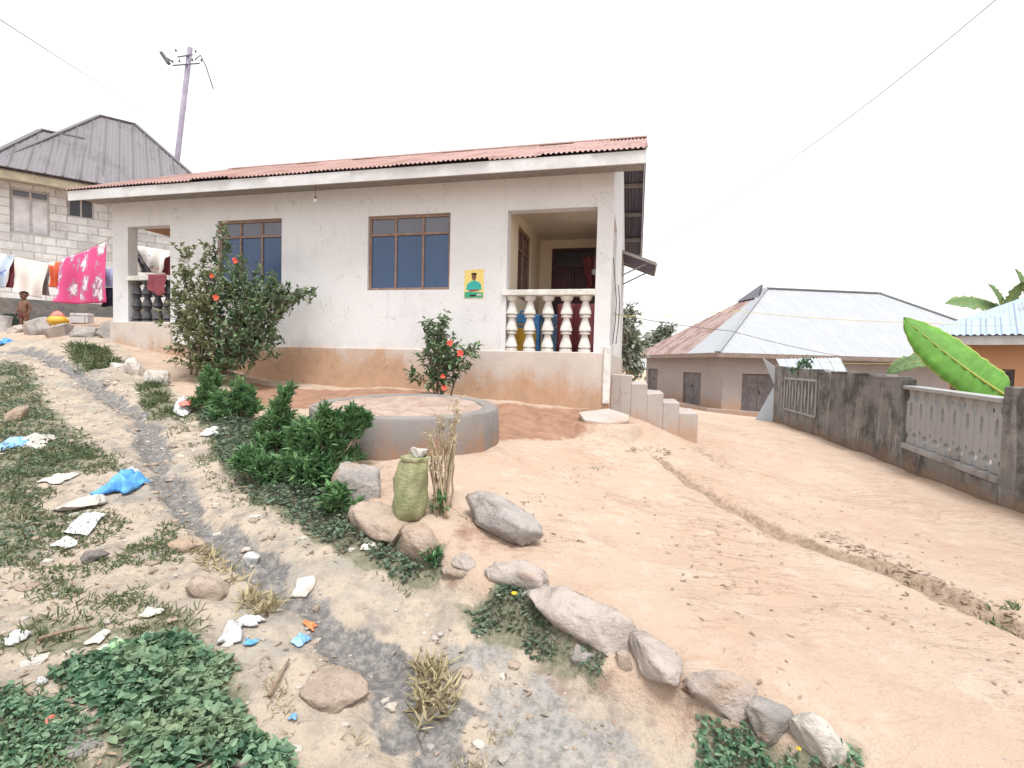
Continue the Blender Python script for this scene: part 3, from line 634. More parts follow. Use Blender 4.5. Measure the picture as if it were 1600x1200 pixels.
window(H, PW, house, .3, 2, .03, ('glass_brown', 'glass_brown'), 'frame_brown', .05, True, sP1)
# balustrades
PROF = []
def vase(r, h):   # three flared collars, one above another
    p = [(r*1.0, 0), (r*1.0, .045*h)]
    for k in range(3):
        z = .05*h+k*.3*h; p += [(r*.62, z+.002), (r*.98, z+.03*h), (r*.95, z+.07*h), (r*.5, z+.235*h), (r*.53, z+.262*h), (r*.86, z+.27*h), (r*.86, z+.295*h)]
    return p+[(r*1.0, .955*h), (r*1.0, h)]
def balustrade(s0, s1, z0, z1, n, mat, railmat):
    rt = .09; b = MB().fbox(H, s0-.0, s1, -.05, .19, z1-rt, z1).build('balustrade', railmat, house, bevel=.01)
    h = z1-rt-z0-.004; first = None; m = MB(); c = H(s0+(s1-s0)*.5/n, .08, z0+.002); m.lathe(vase(.098, h), c, 14); first = m.build('baluster', mat, b, True)
    mm = first.modifiers.new('e', 'EDGE_SPLIT'); mm.split_angle = R(40)
    for i in range(1, n): clone(first, b, H(s0+(s1-s0)*(i+.5)/n, .08, z0)-H(s0+(s1-s0)*.5/n, .08, z0))
balustrade(PR[0], PR[1]+.06, ZF, zr+.03, 5, 'white_paint', 'white_paint')
balustrade(PL[0], PL[1], zlb, zlr, 4, 'dark_baluster', 'white_paint')
# porch door: dark transom, maroon steel leaves
m = MB(); a, b, c, d = DR; t = .05
for q in ((a, b, d-t, d), (a, a+t, c, d-t), (b-t, b, c, d-t), (a+t, b-t, 3.62, 3.66)): m.fbox(H, q[0], q[1], 2.79, 2.86, q[2], q[3])
dr = m.build('door', 'maroon_dark', house)
MB().fbox(H, a+t, b-t, 2.83, 2.84, 3.66, d-t).build('transom', 'glass_dark', dr)
mid = (a+b)/2
for l, r in ((a+t, mid-.004), (mid+.004, b-t)):
    m = MB().fbox(H, l, r, 2.815, 2.85, c+.01, 3.62)
    for z0_, z1_ in ((c+.1, c+.62), (c+.72, c+1.1), (c+1.2, 3.52)): m.fbox(H, l+.06, r-.06, 2.803, 2.8145, z0_, z1_)
    m.build('leaf', 'maroon_dark', dr, bevel=.006)
MB().bar(H(mid+.05, 2.77, c+1.0), H(mid+.05, 2.77, c+1.14), .02, .02, (1, 0, 0)).build('handle', 'frame_pale', dr)
# corner pipe
q = H(-.09, -.1, 0); MB().tube([(q[0], q[1], .99), (q[0], q[1], 2.2), (q[0]+.01, q[1], 4.55)], .055, 12).build('pipe', 'white_paint', house, True) if False else None
MB().fbox(H, -.035, .075, -.075, -.004, 1.02, ZF+.1).build('downpipe', 'white_paint', house, bevel=.02)
# stairs at the side porch opening, falling to the right
sts = [587, 600, 615, 630, 647]; xs_ = [(953, 987), (987, 1012), (1012, 1037), (1037, 1062), (1062, 1091)]
st = None; wq = .42; prev = -.031
for i, (xa, xb) in enumerate(xs_):
    sb, z_ = H.px(xb, sts[i], wq); e = .004*(i % 2)
    m = MB().fbox(H, sb, prev, wq-e, wq+1.05+e, .1, z_); prev = sb
    V = m.v[0]; V[4:, 2] += RNG.normal(size=4)*.010
    if st is None: st = m.build('staircase', 'concrete_step', house, bevel=.010)
    else: m.build('step', 'concrete_step', st, bevel=.010)
# awning on the side wall
aw = MB(); a0 = H(0, 4.5, 4.33); a1 = H(0, 6.0, 4.33); b0 = H(-.78, 4.5, 4.02); b1 = H(-.78, 6.0, 4.02)
def awf(u, v): p = a0*(1-u)*(1-v)+a1*u*(1-v)+b0*(1-u)*v+b1*u*v; p = p.copy(); p[2] += .012*math.sin(u*2*math.pi*18); return p
aw.grid(awf, 140, 2); awn = aw.build('awning', 'zinc_dark', house, True, fix=False)
for a_, b_ in ((a0, b0), (a1, b1), (b0, b1), (a0, a1)): MB().bar(a_-[0, 0, .04], b_-[0, 0, .04], .04, .05).build('rail', 'timber_grey', awn)
for w_ in (4.6, 5.9): MB().bar(H(0, w_, 3.75), H(-.6, w_, 4.04), .03, .03).build('brace', 'timber_grey', awn)
# cables down the corner
for k in range(2):
    s_ = -.02-.05*k; pts = [H(s_-.03*k, .1+.12*k, 3.25-.4*k), H(s_-.06, .2, 2.6), H(s_-.05, .3+.05*k, 2.3), H(s_-.02, .26+.05*k, 1.95)]
    MB().tube(pts, .008, 6).build('cable', 'cable', house)
# hanging bulb
bp, bz = H.px(493, 312, -.3); m = MB(); t_ = H(bp, -.3, 4.498)
lb = thing('light_bulb', H(bp, -.3, bz-.05), 'small white bulb hanging from the eave between the two front windows', 'bulb')
MB().tube([t_, H(bp, -.3, bz+.06)], .005, 6).build('cord', 'cable', lb); MB().lathe([(.016, .05), (.018, .02), (.0, .021)][:2], H(bp, -.3, bz), 10).build('socket', 'dark', lb)
MB().lathe([(.001, -.05), (.022, -.04), (.03, -.02), (.028, 0), (.016, .02)], H(bp, -.3, bz), 14).build('bulb', 'bulb_glass', lb, True)
# poster
pa = H.rect(725.5, 421, 756, 466)
po = thing('poster', H((pa[0]+pa[1])/2, -.006, pa[2]), 'yellow and green portrait poster stuck on the white wall beside the right porch', 'poster')
pw, ph = pa[1]-pa[0], pa[3]-pa[2]
PF = lambda u, v, d: H(pa[1]-pw*u, -.004-d, pa[2]+ph*v+.006*math.sin(u*3))
def sheet(poly, d, nm, mt): m = MB(); m.prism(poly, lambda a, b, k: PF(a, b, k), d, d+.002); m.build(nm, mt, po)
sheet([(0, .01), (1, 0), (.99, 1), (.02, .98)], 0, 'sheet', 'poster_yellow')
ell = lambda cx, cy, rx, ry, n=18: [(cx+rx*math.cos(2*math.pi*k/n), cy+ry*math.sin(2*math.pi*k/n)) for k in range(n)]
sheet([(.03, .02), (.97, .02), (.96, .2), (.04, .22)], .0025, 'banner', 'poster_green'); sheet([(.3, .05), (.62, .05), (.62, .11), (.3, .11)], .005, 'stripe', 'dark'); sheet([(.66, .08), (.9, .08), (.9, .14), (.66, .14)], .005, 'stripe', 'paper_dirty')
sheet([(.1, .3), (.15, .48), (.3, .56), (.42, .6), (.58, .6), (.72, .56), (.86, .48), (.9, .3), (.7, .24), (.3, .24)], .0025, 'portrait', 'poster_teal'); sheet(ell(.5, .72, .11, .11), .005, 'face', 'skin'); sheet([(.36, .8), (.64, .8), (.62, .86), (.38, .86)], .0075, 'cap', 'hair'); sheet([(.25, .22), (.75, .25), (.72, .3), (.3, .28)], .0052, 'stripe', 'maroon')
# things on the right porch
c_ = H(1.30, .6, ZF)
def jug(c, w, d, h, mat, nm, lab, cat):
    t = thing(nm, c, lab, cat); fr = lambda a, b, k: c+np.array([*(-U*a+Nn*b), k])
    m = MB(); m.box8([fr(-w, -d, 0), fr(w, -d, 0), fr(w, d, 0), fr(-w, d, 0), fr(-w, -d, h), fr(w, -d, h), fr(w, d, h), fr(-w, d, h)]); m.build('body', mat, t, bevel=.03)
    m = MB(); m.lathe([(.03, h), (.03, h+.05), (.034, h+.05), (.034, h+.075)], fr(-w*.55, 0, 0), 12); m.build('cap', 'dark', t)
    m = MB(); m.tube([fr(-w*.15, 0, h-.01), fr(-w*.1, 0, h+.06), fr(w*.6, 0, h+.06), fr(w*.7, 0, h-.01)], .016, 8); m.build('handle', mat, t, True)
jug(H(1.46, .55, ZF), .2, .15, .40, 'plastic_yellow', 'jerrycan', 'yellow plastic jerrycan on the right porch floor behind the balusters', 'jerrycan')
jug(H(1.45, .88, ZF), .21, .13, .66, 'plastic_blue', 'jerrycan', 'dark blue jerrycan standing behind the yellow one on the right porch', 'jerrycan')
bk = thing('bucket', H(1.08, 1.0, ZF), 'pale blue plastic bucket on the right porch beside the door curtain', 'bucket')
m = MB(); m.lathe([(.11, 0), (.15, .62), (.165, .62), (.165, .66), (.14, .66), (.10, .05)], H(1.08, 1.0, ZF), 18); m.build('body', 'plastic_skyblue', bk, True)
m = MB(); m.tube([H(.92, 1.0, ZF+.63), H(.95, .9, ZF+.45), H(1.08, .84, ZF+.38), H(1.21, .9, ZF+.45), H(1.24, 1.0, ZF+.63)], .006, 6); m.build('handle', 'frame_pale', bk)
# maroon curtain tied low behind the balusters, a hanging red cap and a white lamp
def drape(nm, fn, nu, nv, mat, lab, cat, group=None, loc=None):
    m = MB(); m.grid(fn, nu, nv); V = m.v[0]; c = V.mean(0) if loc is None else np.asarray(loc)
    o = m.build(nm, mat, None, True, fix=False, solid=.004); o.data.transform(Matrix.Translation(-Vector(c))); o.location = tuple(float(x) for x in c); return tag(o, lab, cat, group)
drape('curtain', lambda u, v: H(.24+.68*u, .75+.05*math.sin(u*26)*(1-.3*v), ZF+.03+.80*v), 60, 6, 'maroon', 'maroon cloth hung low across the right porch behind the white balusters', 'curtain')
drape('hanging_cloth', lambda u, v: H(.42+.26*u*(1-.45*(1-v)), 2.3+.05*math.sin(u*9), 3.15+.6*v-.1*abs(u-.5)), 20, 10, 'cloth_maroon', 'rounded red cloth hanging in front of the dark porch door', 'cloth')
hl = thing('pendant', H(.42, 2.0, 3.3), 'small white round pendant on a string in the right porch', 'pendant')
MB().tube([H(.42, 2.0, 4.19), H(.42, 2.0, 3.43)], .005, 6).build('string', 'rope', hl)
m = MB(); m.lathe([(.005, -.06), (.045, -.045), (.06, 0), (.045, .045), (.005, .06)], H(.42, 2.0, 3.38), 14); m.build('ball', 'white_paint', hl, True)
# maroon cloth over the left rail
drape('cloth', lambda u, v: H(sL0+.04+.42*u+.02*math.sin(v*7), -.065-.012*math.sin(u*17)*(1-v) if v < .8 else -.065+.28*(v-.8)/.2, (zlr-.34-.05*math.sin(u*5)+(.35+.05*math.sin(u*5))*v/.8) if v < .8 else zlr+.01), 30, 15, 'cloth_maroon', 'maroon cloth draped over the left porch railing', 'cloth', None)

# ------------------------------------------------------------------ left block house
A2 = _v(-11.6, 15.0); u2 = _v(.8, .6); n2 = _v(-.6, .8)
K = Frame(A2, u2, n2)
EZ = 6.12
kh = thing('house', K(-1, 3, 2.3), 'pale block house, darker at its base, with a dark brown hipped metal roof behind the laundry', 'house')
kw1 = K.rect(15, 296, 78, 366); kw2 = K.rect(105, 308, 147, 341)
kw1 = tuple(sorted(kw1[:2]))+kw1[2:]; kw2 = tuple(sorted(kw2[:2]))+kw2[2:]
KL0, KL1 = -2.9, 2.3
wall(K, KL0, KL1, 0, .22, 3.0, EZ, [kw1, kw2]).build('wall', 'block_pale', kh, boxuv=True)
wall(K, .22, 7.5, KL1-.22, KL1, 3.0, EZ, swap=True).build('wall', 'block_pale', kh, boxuv=True)
wall(K, .22, 7.5, KL0, KL0+.22, 3.0, EZ, swap=True).build('wall', 'block_pale', kh, boxuv=True)
MB().fbox(K, KL0-.02, KL1+.02, -.03, 7.5, 1.5, 3.0).build('wall_base', 'rock_dark', kh)  # lowest strip of the house, coloured darker than the block walls above
f = window(K, kw1, kh, .2, 2, .06, ('glass_grey', 'curtain_pale'), 'frame_pale', .06)
window(K, kw2, kh, 0, 2, .06, ('glass_dark', 'glass_dark'), 'frame_pale', .05)
MB().fbox(K, KL0-.1, KL1+.5, -.55, -.50, EZ-.12, EZ+.10).build('fascia_board', 'fascia_cream', kh)
MB().fbox(K, KL0-.1, KL1+.45, -.5, .0, EZ+.02, EZ+.04).build('soffit', 'fascia_cream', kh)
def roof_face(m, poly, spacing=.35, rib=.03, thick=.03, along=None):
    P = [np.asarray(p, float) for p in poly]; n = np.cross(P[1]-P[0], P[2]-P[0]); n /= np.linalg.norm(n); n = n if n[2] > 0 else -n
    e = P[1]-P[0]; e /= np.linalg.norm(e); g = np.cross(n, e); g = g if g[2] > 0 else -g
    q = [((p-P[0])@e, (p-P[0])@g) for p in P]
    m.add(P, [tuple(range(len(P)))], q); m.add([p-n*thick for p in P], [tuple(range(len(P)))[::-1]], q)
    k = len(P)
    for i in range(k): j = (i+1) % k; m.add([P[i], P[j], P[j]-n*thick, P[i]-n*thick], [(0, 1, 2, 3)], [q[i], q[j], q[j], q[i]])
    if rib:
        x = math.floor(min(a for a, b in q)/spacing)*spacing+spacing*.5
        while x < max(a for a, b in q):
            ys = []
            for i in range(k):
                a, b = q[i], q[(i+1) % k]
                if (a[0]-x)*(b[0]-x) < 0: ys.append(a[1]+(b[1]-a[1])*(x-a[0])/(b[0]-a[0]))
            if len(ys) >= 2:
                lo, hi = min(ys), max(ys); o = P[0]
                pt = lambda a, b, h: o+e*a+g*b+n*h
                w = rib*.9
                m.add([pt(x-w, lo, .002), pt(x, lo, rib), pt(x+w, lo, .002), pt(x-w, hi, .002), pt(x, hi, rib), pt(x+w, hi, .002)], [(0, 1, 4, 3), (1, 2, 5, 4), (0, 2, 1), (3, 4, 5)], [(x, lo), (x, lo), (x, lo), (x, hi), (x, hi), (x, hi)])
            x += spacing
e0 = K(KL0+.35, -.6, EZ+.1); e1 = K(KL1+.55, -.6, EZ+.1); b0_ = K(KL0+.35, 8.0, EZ+.1); b1_ = K(KL1+.55, 8.0, EZ+.1)
r1s, r1z = K.px(155, 181, 3.7); r2s, r2z = K.px(212, 196, 3.7)
print('ridge', r1s, r1z, r2s, r2z)
zt_ = (r1z+r2z)/2; r1 = K(r1s, 3.7, zt_); r2 = K(r2s, 3.7, zt_)
m = MB(); roof_face(m, [e0, e1, r2, r1]); roof_face(m, [e1, b1_, r2]); roof_face(m, [b1_, b0_, r1, r2]); roof_face(m, [b0_, e0, r1])
kr = m.build('roof', 'roof_brown', kh, fix=False)
for a_, b_ in ((e0, r1), (r1, r2), (e1, r2)): MB().bar(a_+[0, 0, .03], b_+[0, 0, .03], .12, .04).build('ridge_cap', 'roof_brown', kr)
# lower hipped bay
l1s, l1z = K.px(64, 204, 1.9); l2s, _ = K.px(106, 208, 1.9)
lr1 = K(l1s, 1.9, l1z); lr2 = K(l2s+.4, 1.9, l1z); gs_ = K.px(-34, 268, -.68)[0]; g0 = K(gs_, -.68, EZ+.14); g1 = K(l2s+1.0, -.68, EZ+.14); h0 = K(gs_, 4.5, EZ+.14)
m = MB(); roof_face(m, [g0, g1, lr2, lr1]); roof_face(m, [h0, g0, lr1]); br = m.build('roof', 'roof_brown', kh, fix=False)
for a_, b_ in ((g0, lr1), (lr1, lr2)): MB().bar(a_+[0, 0, .03], b_+[0, 0, .03], .12, .04).build('ridge_cap', 'roof_brown', br)

# ------------------------------------------------------------------ utility pole and service wires
pt = at(297, 74, 19); pb = at(272, 290, 19.6); d_ = (pb-pt); pbase = pt+d_*((pt[2]-1.5)/(pt[2]-pb[2]))
up_ = thing('utility_pole', pbase, 'leaning wooden utility pole behind the left end of the bungalow', 'utility pole')
MB().tube([pbase, pt], [.11, .085], 12).build('pole', 'pole_wood', up_, True)
top = lambda t, dx, dz=0, dy=0: pt+(pbase-pt)*t+np.array([dx, dy, dz])
for (t, x0, x1) in ((.03, -.35, .2), (.055, -.5, .5)):
    MB().bar(top(t, x0, -.05, -.1), top(t, x1, .05, -.1), .03, .035).build('crossarm', 'insulator', up_)
for t, x, z in ((.022, -.42, .06), (.025, .3, .08), (.052, -.5, .02), (.052, -.25, .05), (.052, .22, .1), (.052, .55, .1)):
    m = MB(); m.lathe([(.015, -.02), (.035, 0), (.02, .02), (.035, .035), (.02, .07), (.008, .085)], top(t, x, z, -.1), 10); m.build('insulator', 'insulator', up_, True)
m = MB(); m.tube([top(.05, -.55, .05, -.1), top(.05, -.75, .17, -.1)], .03, 8); lm = m.build('lamp', 'insulator', up_); 
m = MB(); m.bar(top(.055, -.62, .0, -.1), top(.04, -.92, .22, -.1), .16, .12); m.build('lamp_head', 'insulator', lm, bevel=.03)
m = MB(); m.tube([top(.05, .3, .1, -.1), top(.045, .5, .22, -.1), top(.06, .72, .02, -.1), top(.1, 1.05, -.3, -.1)], .02, 6); m.build('jumper_wire', 'cable', up_)
def wire(nm, pts, rad, mat, lab, sag=0, n=16):
    pts = [np.asarray(p, float) for p in pts]; out = []
    for i in range(len(pts)-1):
        for k in range(n): t = k/n; q = pts[i]*(1-t)+pts[i+1]*t; q = q.copy(); q[2] -= sag*4*t*(1-t); out.append(q)
    out.append(pts[-1]); out = np.array(out); c = out[0].copy(); m = MB(); m.tube(out, rad, 6); o = m.build(nm, mat, None, True)
    o.data.transform(Matrix.Translation(-Vector(c))); o.location = tuple(c); return tag(o, lab, 'wire')
wire('power_line', [at(-60, -8, 9), at(165, 137, 24), at(228, 176, 34)], .009, 'cable', 'thin overhead wire crossing the sky at the top left')
wire('power_line', [at(1640, -72, 8), at(1256, 235, 13.5), H(-.02, 6.6, 4.45)], .009, 'rope', 'overhead wire running down from the top right to the bungalow', .1)
wire('clothesline', [H(-.02, .22, 2.38), at(1142, 485, 9.4), at(1440, 504, 9.0), at(1640, 505, 8.4)], .005, 'rope_yellow', 'upper yellow line strung from the bungalow corner over the yard', .04)
wire('clothesline', [H(-.04, .3, 2.42), at(1142, 517, 10.5), at(1311, 556, 12), at(1400, 567, 13)], .006, 'cable', 'lower grey line sagging from the bungalow corner to the grey house', .03)
wire('clothesline', [at(1290, 566, 14), at(1395, 568, 10.5)], .008, 'rope_yellow', 'short yellow line along the top of the mouldy block wall', .02)

# ------------------------------------------------------------------ laundry
GC = 'laundry on the line by the left house'
YL = 11.8
def cloth(nm, q, mat, lab, cat='cloth', Y=YL, folds=3, amp=.05, nu=36, nv=24, sag=0, grp=GC):
    P = [at(x, y, Y+(dy if False else 0)) for x, y in q]
    ph = random.random()*6
    W_ = np.linalg.norm(P[1]-P[0]); H_ = np.linalg.norm(P[3]-P[0])
    def fn(u, v):
        p = P[3]*(1-u)*(1-v)+P[2]*u*(1-v)+P[1]*u*v+P[0]*(1-u)*v
        p = p.copy(); p[1] += amp*math.sin(u*folds*6.28+ph+1.2*(1-v))*(1.05-v*.75)+.03*math.sin(v*5+u*3); p[2] -= sag*math.sin(math.pi*u)*(.6 if v < .5 else .35); return p
    o = drape(nm, fn, nu, nv, mat, lab, cat, grp)
    ul = o.data.uv_layers[0]; a = np.empty(len(ul.data)*2); ul.data.foreach_get('uv', a); a = a.reshape(-1, 2)*[W_, H_]; ul.data.foreach_set('uv', a.ravel()); return o
cloth('sheet', [(95,407),(163,377),(166,472),(81,472)], 'print_pink', 'large pink sheet with white flowers hanging on the line', 'sheet', 11.6, 2, .05, sag=.06)
cloth('sheet', [(24,402),(74,411),(63,466),(16,456)], 'print_white', 'white sheet with small pink marks hanging above the child', 'sheet', 11.8, 2, .04)
cloth('cloth', [(-28,392),(22,399),(10,450),(-36,446)], 'print_blue', 'pale cloth with blue and red flowers at the left edge of the photo')
cloth('cloth', [(20,402),(30,404),(18,449),(9,449)], 'cloth_maroon', 'narrow maroon cloth strip between the blue floral cloth and the white sheet', Y=11.95)
cloth('cloth', [(66,411),(79,413),(75,462),(62,460)], 'cloth_grey', 'grey brown cloth hanging between the white sheet and the orange cloth', Y=12.0)
cloth('cloth', [(77,411),(104,407),(98,450),(77,448)], 'print_orange', 'orange and cream patterned cloth half behind the pink sheet', Y=11.85)
cloth('cloth', [(160,418),(178,419),(178,448),(162,448)], 'cloth_lightblue', 'light blue cloth beside the porch pillar', Y=11.9)
cloth('cloth', [(158,449),(178,449),(178,477),(160,480)], 'cloth_navy', 'dark navy cloth under the light blue one beside the porch pillar', Y=11.95)
cloth('cloth', [(206,383),(268,392),(262,428),(202,424)], 'print_bw', 'white and orange printed cloth seen through the left porch', Y=12.3, grp='laundry seen through the left porch')
cloth('trousers', [(203,380),(209,382),(236,424),(222,425)], 'cloth_black', 'black patterned garment hanging slantwise seen through the left porch', 'garment', Y=12.1, grp='laundry seen through the left porch')
cloth('cloth', [(259,404),(267,398),(268,432),(252,424)], 'cloth_maroon', 'small maroon rag hanging at the right side of the left porch opening', Y=10.5, grp='laundry seen through the left porch')
post_b = at(-42, 500, 11.9); post_t = at(-42, 385, 11.9)
cl = thing('clothesline', post_b, 'rope clothesline on a wooden post carrying the laundry by the left house', 'clothesline')
MB().tube([post_b-[0, 0, .4], post_t], .045, 10).build('post', 'timber', cl, True)
ends = [post_t-[0, 0, .02], at(24, 401, 11.8), at(95, 407, 11.7), at(164, 377, 11.6), H(L-.1, -.005, 3.9)]
MB().tube(ends, .008, 6).build('rope', 'rope', cl)

# ------------------------------------------------------------------ grey house on the far right side
f3 = Frame(_v(11.1, 27), _v(.994, .108), _v(-.108, .994))
gh = thing('house', f3(9, 5.5, -.6), 'grey rendered house with a steep pale and rusty metal roof', 'house')
GL, GD, GZ, GZ0 = 19.5, 11.0, 2.28, -.9
gs = lambda a, b, c, d, w: None
def side_w(px):  # distance along the left face for a photo column
    d = ray(px, 600); o = f3.o; Mx = np.array([[d[0], -f3.n[0]], [d[1], -f3.n[1]]]); t, a = np.linalg.solve(Mx, o); return a, t
dA0, tA0 = side_w(1095); dA1, tA1 = side_w(1067); dB0, tB0 = side_w(1027); dB1, tB1 = side_w(1012)
zA = CAMZ+ray(1082, 582)[2]*(tA0+tA1)/2; zB = CAMZ+ray(1020, 576)[2]*(tB0+tB1)/2
dF0, zF = f3.px(1160, 584); dF1, _ = f3.px(1212, 584)
print('doors', dA0, dA1, dB0, dB1, zA, zB, dF0, dF1, zF)
dB1 = min(dB1, GD-.3)
hA = (dA0, dA1, -.55, zA); hB = (dB0, dB1, -.3, zB); hF = (dF0, dF1, -.75, zF)
wall(f3, 0, GL, 0, .22, GZ0, GZ, [hF]).build('wall', 'plaster_grey', gh)
wall(f3, .22, GD, 0, .22, GZ0, GZ, [hA, hB], swap=True).build('wall', 'plaster_grey', gh)
wall(f3, .22, GD, GL-.22, GL, GZ0, GZ, swap=True).build('wall', 'plaster_grey', gh); wall(f3, .22, GL-.22, GD-.22, GD, GZ0, GZ).build('wall', 'plaster_grey', gh)
for hq in (hA, hB):
    c = (hq[0]+hq[1])/2; o = MB()
    for l, r in ((hq[0]+.02, c-.01), (c+.01, hq[1]-.02)): o.box8([f3(.1, l, hq[2]), f3(.14, l, hq[2]), f3(.14, r, hq[2]), f3(.1, r, hq[2]), f3(.1, l, hq[3]-.02), f3(.14, l, hq[3]-.02), f3(.14, r, hq[3]-.02), f3(.1, r, hq[3]-.02)])
    dd = o.build('door', 'door_grey', gh); MB().bar(f3(.08, c+.1, hq[2]+1), f3(.08, c+.1, hq[2]+1.15), .03, .03, (1, 0, 0)).build('handle', 'dark', dd)
dd = MB().fbox(f3, hF[0]+.03, (hF[0]+hF[1])/2-.01, .1, .14, hF[2], hF[3]-.03).fbox(f3, (hF[0]+hF[1])/2+.01, hF[1]-.03, .1, .14, hF[2], hF[3]-.03).build('door', 'door_grey', gh)
MB().bar(f3((hF[0]+hF[1])/2+.1, .08, .3), f3((hF[0]+hF[1])/2+.1, .08, .5), .03, .03, (1, 0, 0)).build('handle', 'dark', dd)
OV3 = .75; ez = 2.42
E = [f3(-OV3, -OV3, ez), f3(GL+OV3, -OV3, ez), f3(GL+OV3, GD+OV3, ez), f3(-OV3, GD+OV3, ez)]
q1s, q1z = f3.px(1196, 462, 5.5); q2s, _ = f3.px(1375, 453, 5.5)
rz = q1z+.45; R1 = f3(q1s, 5.5, rz); R2 = f3(q2s, 5.5, rz)
Rg = f3(q1s-.55, 5.5, rz+.0)
m = MB(); roof_face(m, [E[0], E[1], R2, R1], .76, .006); roof_face(m, [E[1], E[2], R2], .76, .006); roof_face(m, [E[2], E[3], R1, R2], .76, .006)
gr = m.build('roof', 'roof_pale', gh, fix=False)
E3b = E[3]; E0b = E[0]*.72+E[3]*.28
m = MB(); roof_face(m, [E[3], E0b, R1], .5, .035); m.build('rusty_sheet', 'roof_rust', gr, fix=False)['label'] = 'rusty red brown roof sheets'
m = MB(); roof_face(m, [E0b, E[0], R1], .76, .006); m.build('pale_sheet', 'roof_pale', gr, fix=False)
for a_, b_ in ((E[0], R1), (R1, R2), (E[1], R2)): MB().bar(a_+[0, 0, .05], b_+[0, 0, .05], .3, .05).build('ridge_cap', 'roof_pale', gr)
# small gablet at the top of the hip
m = MB(); ga = R1*.80+E[0]*.20; gb = R1*.80+E[3]*.20; gt = R1+[-.3, -.1, .28]; m.add([ga+[0, 0, .12], gb+[0, 0, .12], gt], [(0, 1, 2)]); m.add([ga+[.1, 0, .1], gb+[.1, 0, .1], gt+[.1, 0, 0]], [(2, 1, 0)]); m.build('gablet', 'zinc_dark', gr, fix=False)
for a_, b_ in ((0, 1), (3, 0)):
    MB().bar(E[a_]-[0, 0, .12], E[b_]-[0, 0, .12], .04, .22).build('fascia_board', 'fascia_brown', gh)
# low kerb wall in front of the grey house
k0 = at(1022, 622, 25.5); k1 = at(1105, 638, 22.0); k2 = at(1200, 645, 21.5)
m = MB(); 
for a_, b_ in ((k0, k1), (k1, k2)): a_ = a_.copy(); b_ = b_.copy(); m.box8([(*a_[:2], -1), (*b_[:2], -1), (b_[0], b_[1]+.25, -1), (a_[0], a_[1]+.25, -1), (*a_[:2], a_[2]), (*b_[:2], b_[2]), (b_[0], b_[1]+.25, b_[2]), (a_[0], a_[1]+.25, a_[2])])
tag(m.build('kerb_wall', 'plaster_grey', None), 'low worn kerb wall in front of the grey house', 'kerb wall')
# leaning zinc sheet
zp = [at(1183, 653, 17.2), at(1211, 663, 16.6), at(1212, 612, 16.9), at(1190, 557, 17.6)]
z2 = [at(1188, 560, 17.5), at(1211, 572, 16.7), at(1212, 614, 16.8)]
m = MB(); m.add(zp, [(0, 1, 2)]); m.add([p+[.0, .05, 0] for p in (at(1181, 655, 17.25), at(1212, 664, 16.65), at(1212, 598, 16.9))], [(0, 1, 2)])
m = MB(); zz = [at(1180, 655, 17.3), at(1212, 664, 16.7), at(1212, 600, 16.9), at(1207, 606, 16.95)]
m.add(zz, [(0, 1, 2, 3)]); m.add([at(1192, 559, 17.4), at(1212, 574, 16.8), at(1212, 606, 16.85)], [(0, 1, 2)])
tag(m.build('metal_sheet', 'zinc_sheet', None, solid=.01, fix=False), 'pale blue torn zinc sheet leaning at the end of the mouldy block wall', 'metal sheet')

# ------------------------------------------------------------------ mouldy block wall on the right
wd = _v(2.5, 10.6); wd /= np.linalg.norm(wd); Bf = Frame(_v(6.0, 6.0), wd, _v(wd[1], -wd[0]))
def bl(px): d = ray(px, 640); M_ = np.array([[d[0], -Bf.u[0]], [d[1], -Bf.u[1]]]); t, a = np.linalg.solve(M_, Bf.o); return a, t
def bz(px, py): return Bf.px(px, py)
bw = thing('block_wall', Bf(4, .1, 0), 'mouldy dark grey block wall along the right side of the yard', 'wall')
s0, _ = bl(1566); s1, _ = bl(1412); s2, _ = bl(1210); s3, _ = bl(1285)
print('bw', s0, s1, s2, s3)
zs = [(1412, 592), (1385, 590), (1384, 585), (1340, 586), (1330, 583), (1290, 583), (1288, 577), (1250, 576), (1211, 571)]
prof = [bz(*q) for q in zs]
poly = [(s1, -.6)]+prof+[(prof[-1][0]+.02, -.9)]
m = MB(); m.prism(poly, lambda a, b, d: Bf(a, d, b), 0, .2); wmain = m.build('wall', 'block_dark', bw, boxuv=True, bevel=.015)
MB().fbox(Bf, -4.5, s0, 0, .2, -.6, 1.47).build('pillar', 'block_dark', bw, bevel=.02, boxuv=True)
for q in range(4):
    a = prof[0][0]+.15+q*1.1; zt = float(np.interp(a, [p[0] for p in prof], [p[1] for p in prof])); MB().fbox(Bf, a, a+.9, -.015, .215, zt-.01, zt+.035).build('coping', 'block_dark', bw, bevel=.012, boxuv=True)
# pierced panel: rails and eight flat balusters
_, zt0 = bz(1565, 622); _, zt1 = bz(1414, 602); _, zb0 = bz(1560, 757); _, zb1 = bz(1412, 700)
lp = lambda a, z0, z1: z0+(z1-z0)*(a-s0)/(s1-s0)
def rail(za0, za1, h, w0, w1):
    m = MB(); return m.box8([Bf(s0, w0, za0-h), Bf(s1, w0, za1-h), Bf(s1, w1, za1-h), Bf(s0, w1, za0-h), Bf(s0, w0, za0), Bf(s1, w0, za1), Bf(s1, w1, za1), Bf(s0, w1, za0)])
bs = rail(zt0, zt1, .06, -.03, .2).build('balustrade', 'panel_grey', bw, bevel=.01)
rail(zb0+.09, zb1+.09, .09, -.02, .18).build('rail', 'panel_grey', bs, bevel=.01)
m = MB(); m.box8([Bf(s0, 0, -.6), Bf(s1, 0, -.6), Bf(s1, .2, -.6), Bf(s0, .2, -.6), Bf(s0, 0, zb0), Bf(s1, 0, zb1), Bf(s1, .2, zb1), Bf(s0, .2, zb0)]); m.build('footing', 'block_dark', bw, boxuv=True)
